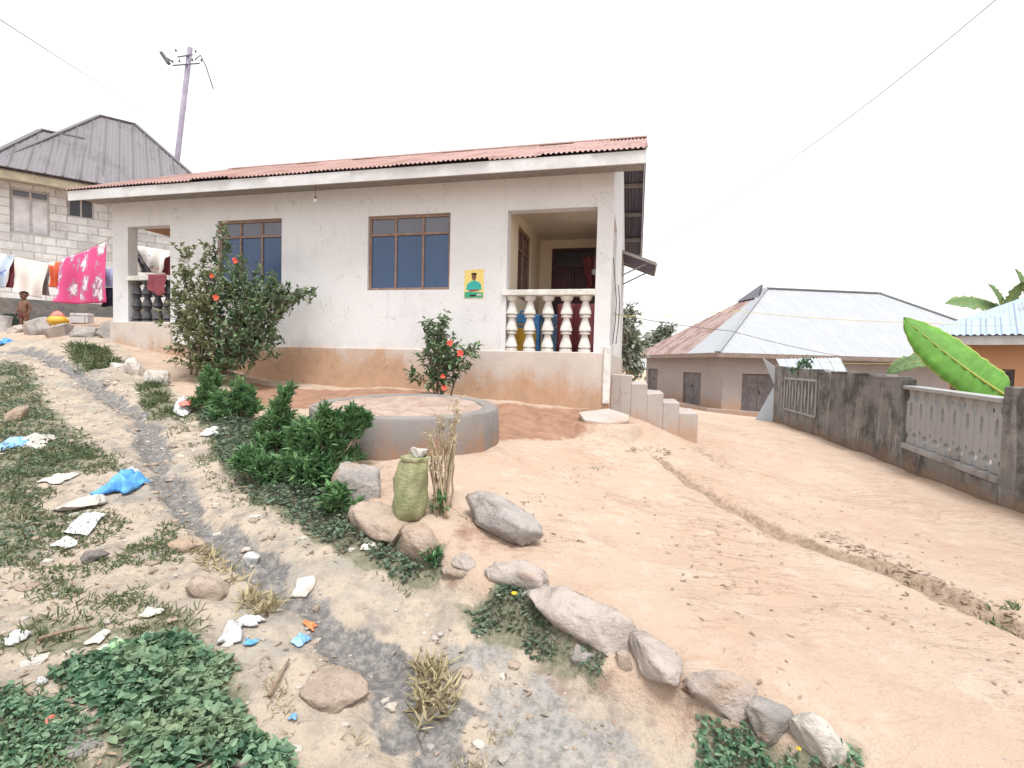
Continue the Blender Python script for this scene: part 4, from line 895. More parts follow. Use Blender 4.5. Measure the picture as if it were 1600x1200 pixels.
nb = 8; pitch_ = (s1-s0)/nb
for i in range(nb):
    a = s0+(i+.5)*pitch_; zb = lp(a, zb0, zb1)+.092; zt = lp(a, zt0, zt1)-.062; h = zt-zb; w = pitch_
    m = MB(); Y_ = lambda t: zb+h*t
    for sg in (-1, 1):           # two halves leave an arched slot
        hp = [(0, 0), (.30, 0), (.30, .06), (.12, .16), (.20, .22), (.47, .30), (.47, .70), (.14, .84), (.10, .9), (.28, .97), (.28, 1), (0, 1), (0, .80), (.15, .74), (.17, .58), (.10, .54), (0, .58), (0, .46), (.12, .4), (0, .34)]
        hp = [(0, 0), (.36, 0), (.36, .08), (.20, .14), (.20, .17), (.49, .23), (.49, .76), (.20, .85), (.20, .91), (.30, .95), (.30, 1), (0, 1), (0, .78), (.10, .73), (.12, .55), (.05, .5), (0, .53), (0, .30), (.07, .25), (0, .20)]
        m.prism([(a+sg*x*w, Y_(t)) for x, t in hp], lambda p, q, d: Bf(p, d, q), .04, .13)
    m.box8([Bf(a+x*w, d, z) for z in (Y_(.36), Y_(.46)) for x, d in ((-.07, .06), (.07, .06), (.07, .11), (-.07, .11))])
    m.build('baluster', 'panel_grey', bs, bevel=.006)
# relief panel at the far end of the wall
pa0, pz0 = bz(1277, 600); pa1, pz1 = bz(1228, 590); pl, pzl = bz(1275, 655); _, pzl1 = bz(1228, 640)
m = MB(); n_ = 5
for i in range(n_+1):
    a = pa0+(pa1-pa0)*i/n_; m.fbox(Bf, a-.035, a+.035, -.03, -.002, .45, 1.36)
for z_ in (.45, 1.36): m.fbox(Bf, pa0, pa1, -.034, -.003, z_-.03, z_+.03)
for i in range(n_):
    a = pa0+(pa1-pa0)*(i+.5)/n_; m.prism([(a-.07, .95), (a, 1.25), (a+.07, .95), (a, .6)], lambda p, q, d: Bf(p, d, q), -.03, -.002)
m.build('relief_panel', 'panel_grey', bw, bevel=.008)
# lean-to sheet roof behind the wall
ls = [at(1212, 572, 18.2), at(1312, 572, 15.6), at(1324, 582, 14.2), at(1222, 580, 16.9)]
lt = thing('lean_to', np.mean(ls, 0)*[1, 1, 0], 'small lean-to roof of pale sheets just behind the block wall', 'lean-to')
m = MB(); P_ = ls
def lf(u, v): p = P_[3]*(1-u)*(1-v)+P_[2]*u*(1-v)+P_[1]*u*v+P_[0]*(1-u)*v; p = p.copy(); p[2] += .02*math.sin(u*120)+.25*v; return p
m.grid(lf, 160, 2); m.build('roof', 'zinc_sheet', lt, True, fix=False)
for p in (P_[2], P_[3]): MB().tube([(p[0], p[1], -.5), p], .05, 8).build('post', 'timber', lt)

# ------------------------------------------------------------------ orange house
of = Frame(_v(9.55, 11.2), _v(.76, -.65), _v(.65, .76))
oh = thing('house', of(4, 3, -.2), 'orange painted house with a blue grey corrugated roof at the right edge', 'house')
ow1 = of.rect(1549, 577, 1584, 640); ow2 = of.rect(1484, 597, 1512, 640)
ow1 = (min(ow1[:2]), max(ow1[:2]), 0.4, ow1[3]); ow2 = (min(ow2[:2]), max(ow2[:2]), 0.4, ow2[3])
wall(of, 0, 9, 0, .2, -.6, 2.3, [ow1, ow2]).build('wall', 'plaster_orange', oh)
wall(of, .2, 6.3, 0, .2, -.6, 2.3, swap=True).build('wall', 'plaster_orange', oh); wall(of, .2, 6.3, 8.8, 9, -.6, 2.3, swap=True).build('wall', 'plaster_orange', oh); wall(of, .2, 8.8, 6.1, 6.3, -.6, 2.3).build('wall', 'plaster_orange', oh)
for w_ in (ow1, ow2): window(of, w_, oh, .3, 2, .06, ('glass_dark', 'glass_dark'), 'door_grey', .05)
MB().fbox(of, -.5, 9.5, -.5, -.47, 2.22, 2.40).build('fascia_board', 'fascia_paint', oh)
MB().fbox(of, -.5, -.47, -.46, 6.8, 2.22, 2.40).build('fascia_board', 'fascia_paint', oh)
m = MB()
def hipcor(m, s0, s1, w0, z0, w1, z1, r0, r1, lam=.11, amp=.017):
    n = int((s1-s0)/lam*5); V = []; Uv = []; rows = 5
    for j in range(rows+1):
        t = j/rows
        for i in range(n+1):
            s_ = s0+(s1-s0)*i/n; lo = s0+(r0-s0)*t; hi = s1+(r1-s1)*t; sc = min(max(s_, lo), hi)
            V.append(of(sc, w0+(w1-w0)*t, z0+(z1-z0)*t+amp*math.sin(2*math.pi*sc/lam))); Uv.append((sc, t*3))
    N_ = n+1; m.add(V, [(j*N_+i, j*N_+i+1, (j+1)*N_+i+1, (j+1)*N_+i) for j in range(rows) for i in range(n)], Uv)
hipcor(m, -.6, 9.6, -.6, 2.42, 3.1, 4.35, 3.2, 6.2)
orf = m.build('roof', 'roof_blue', oh, True, fix=False)
m = MB(); roof_face(m, [of(-.6, 6.9, 2.42), of(-.6, -.6, 2.42), of(3.2, 3.1, 4.35)], .3, .02); roof_face(m, [of(9.6, -.6, 2.42), of(9.6, 6.9, 2.42), of(6.2, 3.1, 4.35)], .3, .02); roof_face(m, [of(9.6, 6.9, 2.42), of(-.6, 6.9, 2.42), of(3.2, 3.1, 4.35), of(6.2, 3.1, 4.35)], .3, .02); m.build('roof_sheet', 'roof_blue', orf, fix=False)
# ------------------------------------------------------------------ concrete cistern
cc = at(636, 632, 6.0); rr = 1.08
tilt = lambda P: np.stack([P[:, 0], P[:, 1], P[:, 2]+.055*(P[:, 1]-cc[1])*(P[:, 2] > .8)], 1)
ci = thing('cistern', (cc[0], cc[1], .65), 'round low concrete cistern ring filled with earth in front of the bungalow', 'cistern')
def jit(P):
    a = np.arctan2(P[:, 1]-cc[1], P[:, 0]-cc[0]); w = vnoise(a*3+9, P[:, 2]*3, 3)*.04+vnoise(a*9+9, P[:, 2]*8, 4)*.022+vnoise(a*26+9, P[:, 2]*18, 6)*.012
    Q = P.copy(); rr_ = np.hypot(P[:, 0]-cc[0], P[:, 1]-cc[1])[:, None]; Q[:, :2] = cc[:2]+(P[:, :2]-cc[:2])*(1+w[:, None]); Q[:, 2] += vnoise(a*4+3, rr_[:, 0]*9, 7)*.022*(P[:, 2] > .9); return tilt(Q)
m = MB(); seg = 96; prof = [(rr*1.0, .35), (rr*1.01, .8), (rr*1.0, cc[2]-.03), (rr*.985, cc[2]), (rr*.90, cc[2]+.004), (rr*.83, cc[2]-.002), (rr*.815, cc[2]-.03), (rr*.81, cc[2]-.2)]
m.lathe(prof, (cc[0], cc[1], 0), seg, jit=jit); m.f = [f for f in m.f if len(f) == 4]; m.build('ring', 'concrete_ring', ci, True).modifiers.new('e', 'EDGE_SPLIT').split_angle = R(50)
m = MB()
def sf(u, v):
    a = 2*math.pi*u; r_ = rr*.85*v; x = cc[0]+r_*math.cos(a); y = cc[1]+r_*math.sin(a); nz = float(fbm(np.array([x*3]), np.array([y*3]), 4)[0])
    return np.array([x, y, cc[2]+.055*(y-cc[1])-.035+.10*nz*(1-v**4)+.028*v**3])
m.grid(sf, 72, 16); m.build('soil_fill', 'soil_fill', ci, True, fix=False)

# ------------------------------------------------------------------ green sack with a stone on it, dried plant
sg = G(638, 806); sh_ = .46; swd = .118
sk = thing('sack', sg, 'stuffed olive green sack standing by the edging rocks', 'sack')
def sj(P):
    a = np.arctan2(P[:, 1]-sg[1], P[:, 0]-sg[0]); z = P[:, 2]-sg[2]; Q = P.copy()
    w = .10*np.sin(a*5+z*9)*.5+.24*vnoise(a*2.5+7, z*9, 3)+.18*vnoise(a*6+7, z*26, 5)
    Q[:, :2] = sg[:2]+(P[:, :2]-sg[:2])*(1+w[:, None]); Q[:, 0] += .05*(z/sh_)**2; return Q
m = MB(); m.lathe([(.05, -.03), (swd*.95, -.01), (swd*1.06, .05), (swd*1.08, .13), (swd*.98, .2), (swd*1.04, .27), (swd*1.0, .35), (swd*.9, .40), (swd*.8, .42), (swd*.9, .445), (swd*.75, .45), (swd*.5, .42)], sg, 48, jit=sj); m.build('body', 'sack_green', sk, True)
m = MB(); m.lathe([(swd*.80, .41), (swd*.86, .418), (swd*.80, .427)], sg, 40, jit=sj); m.build('tie', 'litter_brown', sk, True)
rock_mesh('stone', sg+np.array([.07, -.01, .475]), .085, .07, .05, .3, .1, 77, 'rock_white', .3, 'whitish stone lying on top of the green sack', 'stone')

def shrub(name, base, blobs, lab, cat, lmat, L_, W_, nl=10, tw=.2, stem=.02, nst=9, bark='bark', narrow=False, flowers=(), group=None, dead=0, second=None, spread=.08, upb=.35):
    base = np.asarray(base, float); t = thing(name, base, lab, cat, group); ms = MB(); ml = MB(); ml2 = MB()
    cents = []
    for c, rad, n in blobs:
        q = unit(n)*(RNG.random((n, 1))**(1/2.2)); cents.append(np.asarray(c)+q*np.asarray(rad))
    C_ = np.vstack(cents); mid = C_.mean(0); mid[2] = base[2]+(mid[2]-base[2])*.35
    st_ = []
    for bi, (c, rad, n) in enumerate(blobs):     # limbs to every clump
        for _ in range(max(1, nst//len(blobs))):
            b_ = base+np.array([RNG.normal()*spread, RNG.normal()*spread, -.05]); e_ = np.asarray(c)+unit(1)[0]*np.asarray(rad)*.5
            k = 7; tt = np.linspace(0, 1, k)[:, None]; ctr = b_*.5+e_*.5; ctr[:2] = b_[:2]*.62+e_[:2]*.38
            pth = (1-tt)**2*b_+2*tt*(1-tt)*ctr+tt**2*e_+RNG.normal(size=(k, 3))*.015*tt
            ms.tube(pth, list(np.linspace(stem, stem*.3, k)), 6); st_.append(pth)
    SP = np.vstack(st_)
    out = C_-mid; out /= np.linalg.norm(out, axis=1, keepdims=True)+1e-9
    dirs = out*.7+unit(len(C_))*.6+np.array([0, 0, upb]); dirs /= np.linalg.norm(dirs, axis=1, keepdims=True)
    for i, c in enumerate(C_):
        a = c-dirs[i]*tw*.5; e = c+dirs[i]*tw*.5
        j = np.argmin(((SP-a)**2).sum(1)); s_ = SP[j]
        ms.tube([s_, (s_+a)/2+RNG.normal(size=3)*.02, a, e], [stem*.3, stem*.25, stem*.2, stem*.1], 4, False)
        k = nl; f = (RNG.random(k)*.9+.1)[:, None]; P = a+(e-a)*f
        d = unit(k)*.9+dirs[i]*(.9 if narrow else .55)+np.array([0, 0, .1]); nn = unit(k)*.55+np.array([0, 0, 1.])
        s = RNG.uniform(.6, 1.15, k)
        leaves(ml2 if (second and second[1](c)) else ml, P, d, nn, L_*s, W_*s, .18)
    ms.build('stem', bark, t, True, fix=False)
    if ml.v: ml.build('foliage', lmat, t, False, fix=False)
    if ml2.v: ml2.build('foliage', second[0], t, False, fix=False)
    for fc, fr_, fm in flowers:
        m = MB()
        tc = CAM-np.asarray(fc); tc = tc/np.linalg.norm(tc)
        for k in range(5):
            a = 2*math.pi*k/5+RNG.random(); xx = np.cross(tc, (0, 0, 1)); xx /= np.linalg.norm(xx); yy = np.cross(xx, tc); dd = xx*math.cos(a)+yy*math.sin(a)
            leaves(m, np.array([fc]), np.array([dd+tc*.35]), np.array([tc]), fr_, fr_*.95, .25)
        m.tube([fc, np.asarray(fc)+tc*fr_*.9], fr_*.05, 5); m.build('flower', fm, t, False, fix=False)
    return t
def blob(px, py, Y, rx, ry, n, dz=1.0): c = at(px, py, Y); k = Y/F; return (c, (rx*k, max(rx, ry)*k*dz*.8, ry*k), n)
bs_ = G(332, 590)
Yb = 8.35
shrub('hibiscus_shrub', bs_, [blob(332,400,8.5,26,28,15), blob(352,372,8.55,10,24,7), blob(296,440,8.4,28,40,28), blob(368,440,8.35,42,36,66), blob(402,482,8.3,42,40,115), blob(288,400,8.45,12,16,6), blob(330,485,8.3,54,48,140), blob(385,528,8.2,50,42,140), blob(318,545,8.1,46,46,100), blob(462,462,8.5,34,8,20), blob(440,476,8.4,20,12,16), blob(280,500,8.2,22,45,26), blob(422,452,8.4,28,16,18), blob(355,575,8.05,34,22,26)],
      'large grey green hibiscus shrub with red flowers in front of the left window', 'shrub', 'leaf_shrub', .085, .05, 12, .26, .022, 26,
      flowers=[(at(367,407,7.95), .052, 'petal_red'), (at(337,465,7.75), .052, 'petal_red'), (at(331,431,7.95), .04, 'petal_red')],
      second=('leaf_shrub_pale', lambda c: (c[0]-c[1]*(-.585) < .0) or c[2] > 3.6), spread=.16)
b2 = at(690, 606, 7.75); b2[2] = gz(b2[0], b2[1])
shrub('hibiscus_shrub', b2, [blob(690,562,7.7,36,40,60), blob(685,525,7.75,20,24,26), blob(668,522,7.7,9,22,6), blob(712,560,7.65,30,26,26), blob(735,548,7.7,12,9,6), blob(652,590,7.7,14,10,6), blob(688,597,7.65,28,14,16), blob(695,502,7.75,3,14,4)],
      'small dark hibiscus shrub with coral flowers behind the cistern', 'shrub', 'leaf_shrub', .10, .055, 9, .2, .016, 12,
      flowers=[(at(703,536,7.38), .052, 'petal_red'), (at(719,552,7.38), .058, 'petal_red'), (at(692,588,7.38), .04, 'petal_red'), (at(694,606,7.4), .05, 'petal_red')], spread=.1)
def bush(px, pyb, blobs, lab, grp='low green bushes along the path edge', L_=.095, W_=.024, Yo=0):
    b = G(px, pyb); Y = b[1]+Yo
    return shrub('bush', b, [blob(x, y, Y+dy, rx, ry, n) for x, y, rx, ry, n, dy in blobs], lab, 'bush', 'leaf_bush', L_, W_, 22, .14, .010, 10, narrow=True, group=grp, upb=.8)
bush(330, 646, [(328,610,16,24,44,0.1), (340,632,18,12,22,.0), (316,628,12,12,14,0), (322,592,8,10,8,.05)], 'dark green feathery bush at the foot of the big hibiscus shrub')
bush(366, 660, [(362,632,26,22,60,.1), (386,625,14,18,24,.1), (372,606,12,10,10,.1), (350,648,16,10,18,0), (395,642,10,10,10,0)], 'brighter green feathery bush to the right of the one under the hibiscus')
bush(440, 716, [(436,665,20,30,56,.1), (444,632,12,16,18,.1), (428,698,24,16,36,0), (456,690,16,22,24,0), (412,680,12,14,12,.05), (450,615,6,8,5,.1)], 'upright dark green bush left of the cistern')
bush(500, 765, [(492,690,34,30,80,.15), (520,668,20,18,36,.2), (548,672,22,16,40,.25), (476,728,32,22,64,.0), (525,715,32,26,64,.2), (552,654,14,10,16,.25), (566,664,10,8,10,.25), (505,655,10,14,12,.15), (470,690,14,18,22,.1), (500,745,28,14,36,0)], 'largest dark green bush of narrow leaves against the cistern wall')
bush(408, 752, [(405,735,24,14,34,0), (430,748,22,12,28,0), (385,720,16,12,16,0)], 'low loose green bush among the creepers left of the largest bush')
bush(540, 806, [(530,785,24,16,34,0), (550,800,18,10,16,0)], 'low loose green bush between the largest bush and the edging rocks')
b5 = G(672, 884); shrub('weed', b5, [blob(676,872,b5[1],14,14,14), blob(682,862,b5[1],8,10,8)], 'small green weed at the end stone of the creeper strip', 'weed', 'leaf_bush', .05, .016, 12, .06, .004, 3)
# dried plant
bd = G(690, 800)
shrub('dried_plant', bd, [blob(680,720,bd[1],14,26,9), blob(705,690,bd[1]+.05,12,30,8), blob(690,660,bd[1]+.05,16,16,7), blob(716,640,bd[1]+.1,8,18,5), blob(672,690,bd[1],9,16,5)], 'dried pale plant stalks standing beside the green sack', 'plant', 'grass_dry', .05, .016, 5, .15, .011, 20, 'twig_pale', spread=.05)
b6 = G(688, 806); shrub('weed', b6, [blob(688,788,b6[1],10,16,14)], 'small green weed at the foot of the dried stalks', 'weed', 'leaf_bush', .06, .018, 10, .06, .004, 3)
# weed on the block wall
bwq = at(1258, 577, 14.55); shrub('weed', bwq, [blob(1256,568,14.4,14,9,16), blob(1246,576,14.3,8,7,6)], 'pale green weed growing on top of the mouldy block wall', 'weed', 'leaf_cover', .14, .06, 8, .15, .01, 4)
# trees
def tree(px, Y, blobs, lab, mat='leaf_tree', L_=.35, W_=.18):
    b = at(px, 600, Y); b[2] = gz(b[0], b[1]); t = thing('tree', b, lab, 'tree', 'trees beyond the houses')
    ms = MB(); ml = MB(); bl_ = [blob(x, y, Y+dy, rx, ry, n) for x, y, rx, ry, n, dy in blobs]; top_ = np.mean([q[0] for q in bl_], 0); L_ *= .75; W_ *= .75
    tr = [b-[0, 0, .3], b*.6+top_*.4+[.1, 0, 0], top_]; ms.tube(tr, [.16, .11, .05], 8)
    for c, rad, n in bl_:
        ms.tube([b*.5+top_*.5, (b*.3+top_*.3+np.asarray(c)*.4), c], [.07, .05, .02], 6)
        q = unit(n)*(RNG.random((n, 1))**(1/2.4)); P = np.asarray(c)+q*np.asarray(rad); k = 9
        PP = np.repeat(P, k, 0)+RNG.normal(size=(n*k, 3))*.16; leaves(ml, PP, unit(n*k)+[0, 0, -.2], unit(n*k)*.6+[0, 0, 1], L_*RNG.uniform(.6, 1.1, n*k), W_, .2)
    ms.build('trunk', 'bark', t, True, fix=False); ml.build('crown', mat, t, fix=False)
tree(978, 20, [(972,505,14,22,26,0), (984,535,18,24,40,.3), (970,560,14,20,24,0), (990,575,14,16,22,.2), (980,488,8,10,9,0)], 'loose grey green tree between the bungalow and the grey house')
tree(1042, 42, [(1042,516,12,11,20,0), (1022,530,16,10,22,0), (1008,545,16,12,24,0)], 'small distant tree peeping over the rusty roof edge', L_=.6, W_=.3)
# ------------------------------------------------------------------ banana plants
def banana_leaf(pts, wmax, mat, parent, nrm, tears=0, arch=.12, fold=.25, n=34):
    pts = [np.asarray(p, float) for p in pts]
    def bez(t): return (1-t)**2*pts[0]+2*t*(1-t)*pts[1]+t*t*pts[2]
    T = np.linspace(0, 1, n); V = []; UV_ = []; cross = [-1, -.55, 0, .55, 1]; rg = np.random.default_rng(int(abs(pts[0][0])*100))
    for i, t in enumerate(T):
        p = bez(t); d = bez(min(t+.01, 1))-bez(max(t-.01, 0)); d /= np.linalg.norm(d); s_ = np.cross(d, nrm); s_ /= np.linalg.norm(s_); u_ = np.cross(s_, d)
        w = wmax*min(1, (t/.10)**.7 if t > 0 else 0)*(1-max(0, (t-.45)/.55)**2.6)**.8 if t < 1 else 0
        for c in cross:
            e = 1+ (rg.uniform(-.35, .0) if tears and abs(c) == 1 and rg.random() < tears else 0)+.02*math.sin(i*1.3)
            V.append(p+s_*c*w*e*.5+u_*(abs(c)*w*fold*.5)+u_*.016*math.sin(i*2.1+c*3)); UV_.append((c*.5+.5, t*3))
    m = MB(); m.add(V, [(i*5+k, i*5+k+1, i*5+k+6, i*5+k+5) for i in range(n-1) for k in range(4)], UV_); lf = m.build('leaf', mat, parent, True, fix=False, solid=.0015)
    m = MB(); m.tube([bez(t) for t in np.linspace(0, .97, 12)], list(np.linspace(.024, .005, 12)), 6); m.build('midrib', 'leaf_banana_dull', lf, True, fix=False); return lf
bb = at(1590, 640, 8.3); bb[2] = gz(bb[0], bb[1])
bn = thing('banana_plant', bb, 'banana plant with one huge bright green leaf rising over the block wall', 'banana plant')
hd = at(1592, 640, 8.2); MB().tube([bb-[0, 0, .2], (bb+hd)/2, hd], [.13, .11, .07], 12).build('stem', 'leaf_banana_dull', bn, True)
nv = np.array([-.35, -.85, .35])
banana_leaf([at(1578,622,8.0), at(1500,575,8.1), at(1412,496,8.6)], .68, 'leaf_banana', bn, nv, 0, fold=-.16); MB().tube([hd, at(1578,622,8.0)], [.03, .025], 8).build('leaf_stalk', 'leaf_banana_dull', bn)
banana_leaf([at(1520,612,9.0), at(1455,535,9.2), at(1385,585,9.5)], .42, 'leaf_banana_dull', bn, np.array([.1, -.7, .6]), .5); MB().tube([hd, at(1560,640,8.6), at(1520,612,9.0)], [.03, .025, .02], 8).build('leaf_stalk', 'leaf_banana_dull', bn)
banana_leaf([at(1535,640,8.8), at(1560,590,9.0), at(1510,640,9.2)], .35, 'leaf_banana', bn, np.array([-.2, -.8, .5]), .2)
def far_banana(px, Y, lv, lab):
    b = at(px, 520, Y); b[2] = gz(b[0], b[1]); t = thing('banana_plant', b, lab, 'banana plant', 'banana plants behind the orange house'); h = at(px, 492, Y)
    MB().tube([b-[0, 0, .2], (b+h)/2, h], [.2, .17, .1], 10).build('stem', 'leaf_banana_dull', t, True)
    for (x1, y1), (x2, y2), w in lv: banana_leaf([h, at(x1, y1, Y), at(x2, y2, Y-.4)], w, 'leaf_banana_dull', t, np.array([.1, -.8, .5]), .6, n=26)
far_banana(1566, 24, [((1530, 470), (1476, 474), .9), ((1566, 470), (1544, 444), .75), ((1590, 470), (1640, 480), .8), ((1575, 466), (1600, 440), .6)], 'banana plant whose ragged leaves reach left over the orange house roof')
far_banana(1612, 24, [((1600, 450), (1586, 420), .8), ((1625, 440), (1650, 430), .8), ((1610, 455), (1596, 438), .7)], 'taller dark banana plant cut by the right edge of the photo')

# ------------------------------------------------------------------ litter
def scrap(name, x0, y0, x1, y1, mat, lab, h=.03, seed=0, cat=None, ragged=.25, fold=1.0, lift=.012, mat2=None, n=18, rot=0):
    b = G((x0+x1)/2, (y0+y1)/2); Y = b[1]; w = (x1-x0)*Y/F/2*.72; el = (CAMZ-b[2])/Y; d = max((y1-y0)*Y/F/max(el, .22)/2*.9-h*.8, w*.3); d = min(d, w*1.7)
    rg = np.random.default_rng(seed+100); ph = rg.uniform(0, 6, 6)
    u, v = np.meshgrid(np.linspace(-1, 1, n+1), np.linspace(-1, 1, n+1)); r_ = np.maximum(np.abs(u), np.abs(v)); a = np.arctan2(v, u)
    k = 1+ragged*(np.sin(a*2+ph[0])*.5+np.sin(a*3+ph[1])*.6+np.sin(a*5+ph[2])*.35)*r_
    X = u*k; Yy = v*k; c, s = math.cos(rot), math.sin(rot); X, Yy = X*c-Yy*s, X*s+Yy*c
    x = b[0]+X*w; y = b[1]+Yy*d
    f = np.abs(vnoise(u*1.6*fold+seed, v*1.6*fold+3, seed))*1.7+np.abs(vnoise(u*3.4*fold+seed, v*3.4*fold, seed+3))*.7
    z = surf_z(x, y)+lift+h*(.35+f*.75)*(1.1-r_**2)*1.1; z[z < surf_z(x, y)] += .004
    V = np.stack([x.ravel(), y.ravel(), z.ravel()], 1); N_ = n+1
    m = MB(); m.add(V, [(j*N_+i, j*N_+i+1, (j+1)*N_+i+1, (j+1)*N_+i) for j in range(n) for i in range(n)])
    o = m.build(name, mat, None, True, fix=False, solid=.0015); o.data.transform(Matrix.Translation(-Vector(b))); o.location = tuple(float(q) for q in b)
    return tag(o, lab, cat or 'litter')
scrap('plastic_bag', 170, 748, 222, 784, 'plastic_blue', 'crumpled bright blue plastic bag lying on the muddy path', .13, 1, 'plastic bag', .35, 1.3)
scrap('paper_sheet', 112, 799, 158, 843, 'plastic_white', 'square white paper sheet below the blue plastic bag', .012, 2, 'paper', .08, .5, .02, rot=.2)
scrap('paper_scrap', 90, 848, 118, 864, 'plastic_white', 'small white scrap beside the dark grey stone', .02, 3)
scrap('paper_scrap', 68, 744, 116, 757, 'paper_dirty', 'long dirty white scrap left of the blue plastic bag', .03, 4)
scrap('plastic_scrap', 196, 736, 216, 750, 'plastic_white', 'small white plastic scrap touching the back of the blue bag', .05, 5)
scrap('plastic_sheet', -5, 686, 40, 706, 'plastic_skyblue', 'pale blue plastic film on the grass at the left edge', .05, 6)
scrap('plastic_sheet', 32, 684, 82, 700, 'paper_dirty', 'greyish plastic film next to the pale blue film on the left grass', .04, 7)
scrap('plastic_bag', -8, 530, 13, 549, 'plastic_blue', 'blue plastic bag at the far left edge near the low stone row', .12, 8, 'plastic bag')
scrap('wrapper', 268, 626, 314, 658, 'plastic_white', 'crumpled white plastic bag under the green bushes', .14, 9, 'plastic bag', .3)
scrap('wrapper', 284, 634, 306, 656, 'plastic_red', 'faded red wrapper lying on the crumpled white bag under the bushes', .06, 10, 'wrapper', .2, 1, .13)
scrap('plastic_scrap', 320, 667, 352, 688, 'plastic_white', 'clear white plastic scrap on the creeper strip', .07, 11)
q_ = G(388, 884); rock_mesh('plastic_bag', q_+np.array([0, .03, .035]), .068, .06, .05, .4, .1, 123, 'plastic_white', .1, 'crumpled clear plastic ball lying in the gutter', 'plastic bag')
scrap('plastic_scrap', 455, 918, 492, 938, 'paper_dirty', 'dirty white plastic scrap in the gutter mud', .04, 13)
scrap('paper_scrap', 216, 952, 258, 974, 'paper_dirty', 'pale crumpled paper among the weeds at the left', .035, 14)
scrap('plastic_bag', 342, 968, 380, 1030, 'plastic_white', 'torn white plastic bag standing up beside the sandy boulder', .07, 15, 'plastic bag', .35, 1.4, rot=.5)
scrap('plastic_bag', 366, 968, 414, 992, 'plastic_white', 'white plastic bag tail spread to the right of the torn bag', .05, 16, 'plastic bag', .3)
scrap('wrapper', 377, 1002, 405, 1018, 'plastic_blue', 'small blue wrapper just right of the torn white bag', .025, 17, 'wrapper')
scrap('wrapper', 457, 985, 484, 1022, 'plastic_skyblue', 'tall blue sachet wrapper near the gutter', .025, 18, 'wrapper', .15)
scrap('wrapper', 472, 977, 496, 990, 'plastic_orange', 'small orange wrapper above the blue sachet', .02, 19, 'wrapper')
scrap('wrapper', 160, 1000, 198, 1030, 'plastic_green', 'green and white wrapper above the leafy patch', .02, 20, 'wrapper', .2)
scrap('paper_scrap', 138, 985, 172, 1012, 'paper_dirty', 'pale beige scrap beside the green wrapper', .02, 21)
scrap('plastic_scrap', 8, 990, 46, 1018, 'plastic_white', 'white torn plastic at the left edge above the leafy patch', .035, 22)
scrap('plastic_scrap', 54, 1068, 76, 1084, 'plastic_white', 'small white plastic bit at the left rim of the leafy patch', .02, 23)
scrap('carton', 68, 1127, 94, 1150, 'plastic_red', 'red and white carton scrap at the bottom left', .02, 24, 'carton', .1)
scrap('bottle_cap', 450, 1117, 467, 1133, 'plastic_skyblue', 'light blue scrap on the ashy soil near the bottom', .015, 25)
scrap('plastic_scrap', 560, 853, 590, 862, 'paper_dirty', 'dirty scrap under the creeper strip near the rocks', .02, 26)
rock(90,1155,166,1187,'sandal',71,'smooth dark grey stone at the bottom left corner',None,0,.6,.2,.1)
for k, (a, b_, lab) in enumerate([((336,922),(371,910),'pale white stick lying across the grey mud'), ((60,1005),(140,990),'thin brown stick beside the white torn plastic at the left'), ((420,1098),(452,1040),'dark stick leaning at the sandy boulder')]):
    p, q = G(*a)+[0, 0, .02], G(*b_)+[0, 0, .025]; m = MB(); m.tube([p, (p+q)/2+[0, 0, .008], q], [.009, .008, .006], 7); o = m.build('stick', ['twig_pale', 'litter_brown', 'litter_brown'][k], None, True); o.data.transform(Matrix.Translation(-Vector(p))); o.location = tuple(p); tag(o, lab, 'stick')
# buckets, bundle, block, child at the back left
def bucket(px, py, Y, r, h, mat, lab):
    b = at(px, py, Y); b[2] = gz(b[0], b[1])-.01; t = thing('bucket', b, lab, 'bucket', 'buckets by the laundry')
    m = MB(); m.lathe([(r*.78, 0), (r, h*.94), (r*1.06, h*.94), (r*1.06, h), (r*.94, h), (r*.72, h*.1)], b, 20); m.build('body', mat, t, True).modifiers.new('e', 'EDGE_SPLIT').split_angle = R(45)
    m = MB(); m.tube([b+[r*math.cos(a), -r*1.02*math.sin(a)*.3-.01, h*.9-r*1.1*math.sin(a)] for a in np.linspace(0, math.pi, 9)], .006, 6); m.build('handle', 'frame_pale', t)
bucket(3, 498, 11.2, .17, .36, 'plastic_white', 'white bucket at the left edge near the child')
bucket(19, 499, 11.5, .15, .34, 'bucket_dark', 'dark green bucket between the white bucket and the child')
bp_ = at(90, 503, 10.75); bp_[2] = at(90, 505, 10.75)[2]
bu = thing('bundle', bp_, 'small yellow and red bundle lying on the low stone row', 'bundle')
def bj(P): Q = P.copy(); a = np.arctan2(P[:, 1]-bp_[1], P[:, 0]-bp_[0]); Q[:, :2] = bp_[:2]+(P[:, :2]-bp_[:2])*(1+.35*vnoise(a*2+5, P[:, 2]*14, 2)[:, None]); return Q
m = MB(); m.lathe([(.08, -.06), (.17, .0), (.18, .06), (.13, .13), (.1, .15)], bp_, 24, jit=bj); m.build('body', 'plastic_yellow', bu, True)
m = MB(); m.lathe([(.12, .12), (.11, .17), (.07, .23), (.02, .26)], bp_, 20, jit=bj); m.build('knot', 'plastic_red', bu, True)
cbk = at(128, 490, 12.4); cbk[2] = gz(cbk[0], cbk[1]); m = MB(); m.bar(cbk+[-.22, 0, .11], cbk+[.2, .02, .11], .2, .24); o = m.build('concrete_block', 'block_pale', None, bevel=.015, boxuv=True); o.data.transform(Matrix.Translation(-Vector(cbk))); o.location = tuple(cbk); tag(o, 'loose pale concrete block under the pink sheet', 'block')

